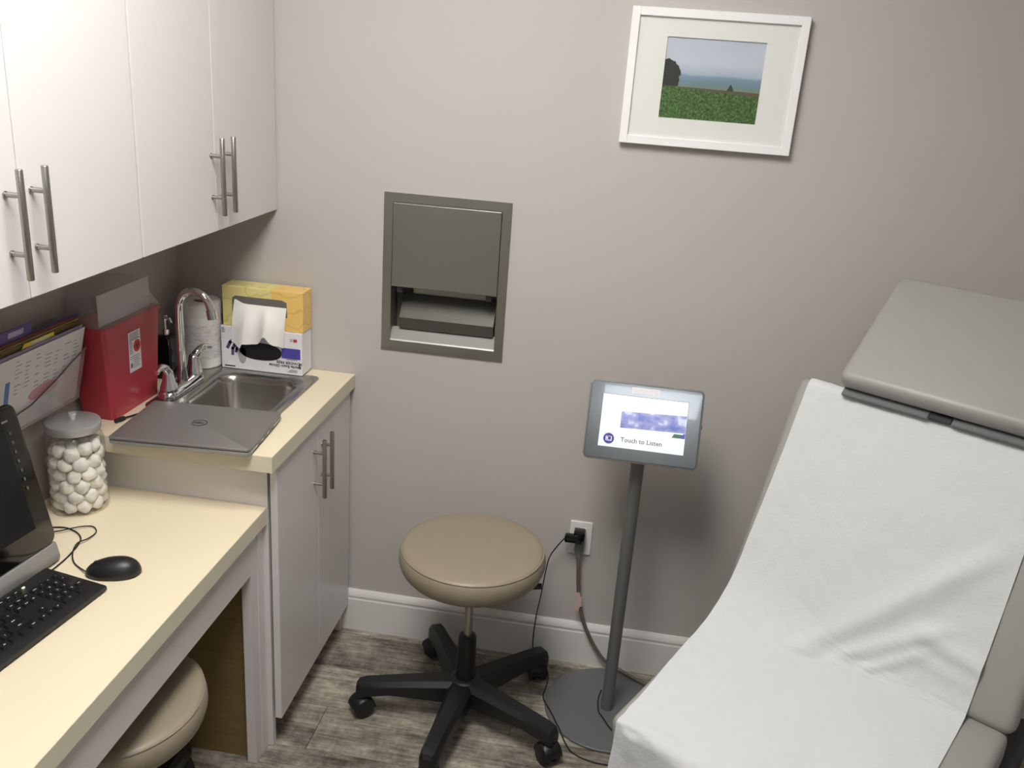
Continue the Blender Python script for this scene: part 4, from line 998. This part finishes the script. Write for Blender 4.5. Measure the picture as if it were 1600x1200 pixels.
# local: x along the keyboard, right end at x=0; y towards the screen, rear edge at y=0
prof = [(-KY, 0.004), (-KY, 0.012), (-KY + 0.004, 0.0145), (-0.004, 0.0225), (0, 0.020), (0, 0.006), (-0.004, 0.004)]
b = B().loft([[(-KX, y, z) for y, z in prof], [(-KX + 0.003, y * 1.0, z) for y, z in prof], [(-0.003, y, z) for y, z in prof], [(0, y, z - 0.001) for y, z in prof]])
b.box((-KX + 0.01, -KY + 0.006, 0.0), (-0.01, -0.006, 0.005))
obj('case', b, M_black, t, local=True, smooth=True, angle=35)
u_ = 0.0190
rowsK = [  # row y (in units from the rear), keys (x unit, width, legend)
    (0.75, [(0, 1, 'Esc')] + [(2 + i, 1, 'F%d' % (i + 1)) for i in range(4)] + [(6.5 + i, 1, 'F%d' % (i + 5)) for i in range(4)] + [(11 + i, 1, 'F%d' % (i + 9)) for i in range(4)] + [(15.25, 1, 'Prt'), (16.25, 1, 'Scr'), (17.25, 1, 'Pau')]),
    (2.0, [(i, 1, c) for i, c in enumerate("`1234567890-=")] + [(13, 2, 'Back'), (15.25, 1, 'Ins'), (16.25, 1, 'Hm'), (17.25, 1, 'PU'), (18.5, 1, 'Num'), (19.5, 1, '/'), (20.5, 1, '*'), (21.5, 1, '-')]),
    (3.0, [(0, 1.5, 'Tab')] + [(1.5 + i, 1, c) for i, c in enumerate("QWERTYUIOP[]")] + [(13.5, 1.5, '\\'), (15.25, 1, 'Del'), (16.25, 1, 'End'), (17.25, 1, 'PD'), (18.5, 1, '7'), (19.5, 1, '8'), (20.5, 1, '9'), (21.5, 1, '+')]),
    (4.0, [(0, 1.75, 'Caps')] + [(1.75 + i, 1, c) for i, c in enumerate("ASDFGHJKL;'")] + [(12.75, 2.25, 'Enter'), (18.5, 1, '4'), (19.5, 1, '5'), (20.5, 1, '6')]),
    (5.0, [(0, 2.25, 'Shift')] + [(2.25 + i, 1, c) for i, c in enumerate("ZXCVBNM,./")] + [(12.25, 2.75, 'Shift'), (16.25, 1, '^'), (18.5, 1, '1'), (19.5, 1, '2'), (20.5, 1, '3'), (21.5, 1, 'Ent')]),
    (6.0, [(0, 1.25, 'Ctrl'), (1.25, 1.25, ''), (2.5, 1.25, 'Alt'), (3.75, 6.25, ''), (10, 1.25, 'Alt'), (11.25, 1.25, ''), (12.5, 1.25, ''), (13.75, 1.25, 'Ctrl'), (15.25, 1, '<'), (16.25, 1, 'v'), (17.25, 1, '>'), (18.5, 2, '0'), (20.5, 1, '.')])]
slope = math.atan2(0.008, KY - 0.008)
keymesh = {}
x_left = -KX + 0.0125
for yu, keys in rowsK:
    yc = -0.006 - (yu + 0.1) * u_
    zc = 0.0225 + (yc + 0.004) * math.tan(slope) - 0.0008
    for xu, wu, leg in keys:
        key = round(wu, 2)
        Mk = Matrix.Translation((x_left + (xu + wu / 2) * u_, yc, zc)) @ Matrix.Rotation(slope, 4, 'X')
        if key not in keymesh:
            hw = wu * u_ / 2
            bb = B().loft([rrect(-hw + 0.0006, hw - 0.0006, -0.0089, 0.0089, 0.001, 0, 2), rrect(-hw + 0.0030, hw - 0.0030, -0.0062, 0.0070, 0.0015, 0.0058, 2)])
            o = obj('key', bb, M_key, t, local=True, smooth=True, angle=40); keymesh[key] = o.data
        else:
            o = bpy.data.objects.new('key', keymesh[key]); col.objects.link(o); o.parent = t
        o.matrix_local = Mk
        if leg:
            sz = 0.0062 if len(leg) == 1 else 0.0040
            lo = B().text(leg, sz, Matrix.Translation((0, 0.001, 0.0058)), 0.0001, bold=0.0001)
            g = obj('legend', lo, M_legend, o, local=True)
obj('indicator_light', B().box((x_left + 18.9 * u_, -0.018, 0.0205), (x_left + 19.2 * u_, -0.0145, 0.0225)), emit_mat('indicator_green', (0.9, 1.0, 0.5, 1), 1.5), t, local=True)
KW = WM[t.name]
pth = [(0.2135, -1.030, 0.7600), (0.2125, -1.010, 0.7555), (0.2125, -0.985, 0.7528), (0.2125, -0.950, 0.7528), (0.2095, -0.918, 0.7528), (0.203, -0.884, 0.7528), (0.190, -0.852, 0.7528), (0.158, -0.828, 0.7528), (0.115, -0.822, 0.7528), (0.06, -0.86, 0.7528), (0.04, -0.95, 0.7528)]
obj('cable', B().tube(spline(pth, 8), 0.0017, 8), M_cable, t, smooth=True)

# mouse
ma = math.atan2(0.035, 0.105)
t = thing('mouse', 'black wired computer mouse beside the keyboard', 'mouse', (0.340, -0.966, DZ + 0.0005), ma + PI)
bm_ = bmesh.new(); bmesh.ops.create_uvsphere(bm_, u_segments=40, v_segments=24, radius=1.0)
for v in bm_.verts:
    x, y, z = v.co
    wx = 0.0325 * (1 - 0.10 * x + 0.02 * x * x); sx = math.copysign(abs(x) ** 0.88, x)
    zz = z * (0.034 - 0.006 * x) if z > 0 else 0.004 * z
    v.co = (sx * 0.057, y * wx, 0.0042 + zz)
b = B(); b.merge(bm_)
obj('shell', b, M_black, t, local=True, smooth=True, angle=60)
obj('scroll_wheel', B().tube([(0.033, -0.003, 0.0245), (0.033, 0.003, 0.0245)], 0.0075, 18), M_dark, t, local=True, smooth=True)
b = B().tube([(0.016, 0, 0.0352), (0.03, 0, 0.0312), (0.045, 0, 0.0232), (0.054, 0, 0.0135)], 0.0008, 6)
obj('button_gap', b, M_blackg, t, local=True)
MWm = WM[t.name]
nose = MWm @ Vector((0.0555, 0, 0.0065))
pth = [nose] + [Vector(p) for p in ((0.262, -0.968, 0.7535), (0.240, -0.953, 0.753), (0.222, -0.932, 0.7545), (0.208, -0.905, 0.7575), (0.203, -0.880, 0.7582), (0.211, -0.856, 0.7560), (0.208, -0.820, 0.753), (0.187, -0.799, 0.753), (0.166, -0.808, 0.7550), (0.152, -0.827, 0.7582), (0.136, -0.840, 0.7570), (0.110, -0.850, 0.753), (0.075, -0.880, 0.753), (0.06, -0.94, 0.753))]
obj('cable', B().tube(spline(pth, 8), 0.0015, 8), M_cable, t, smooth=True)
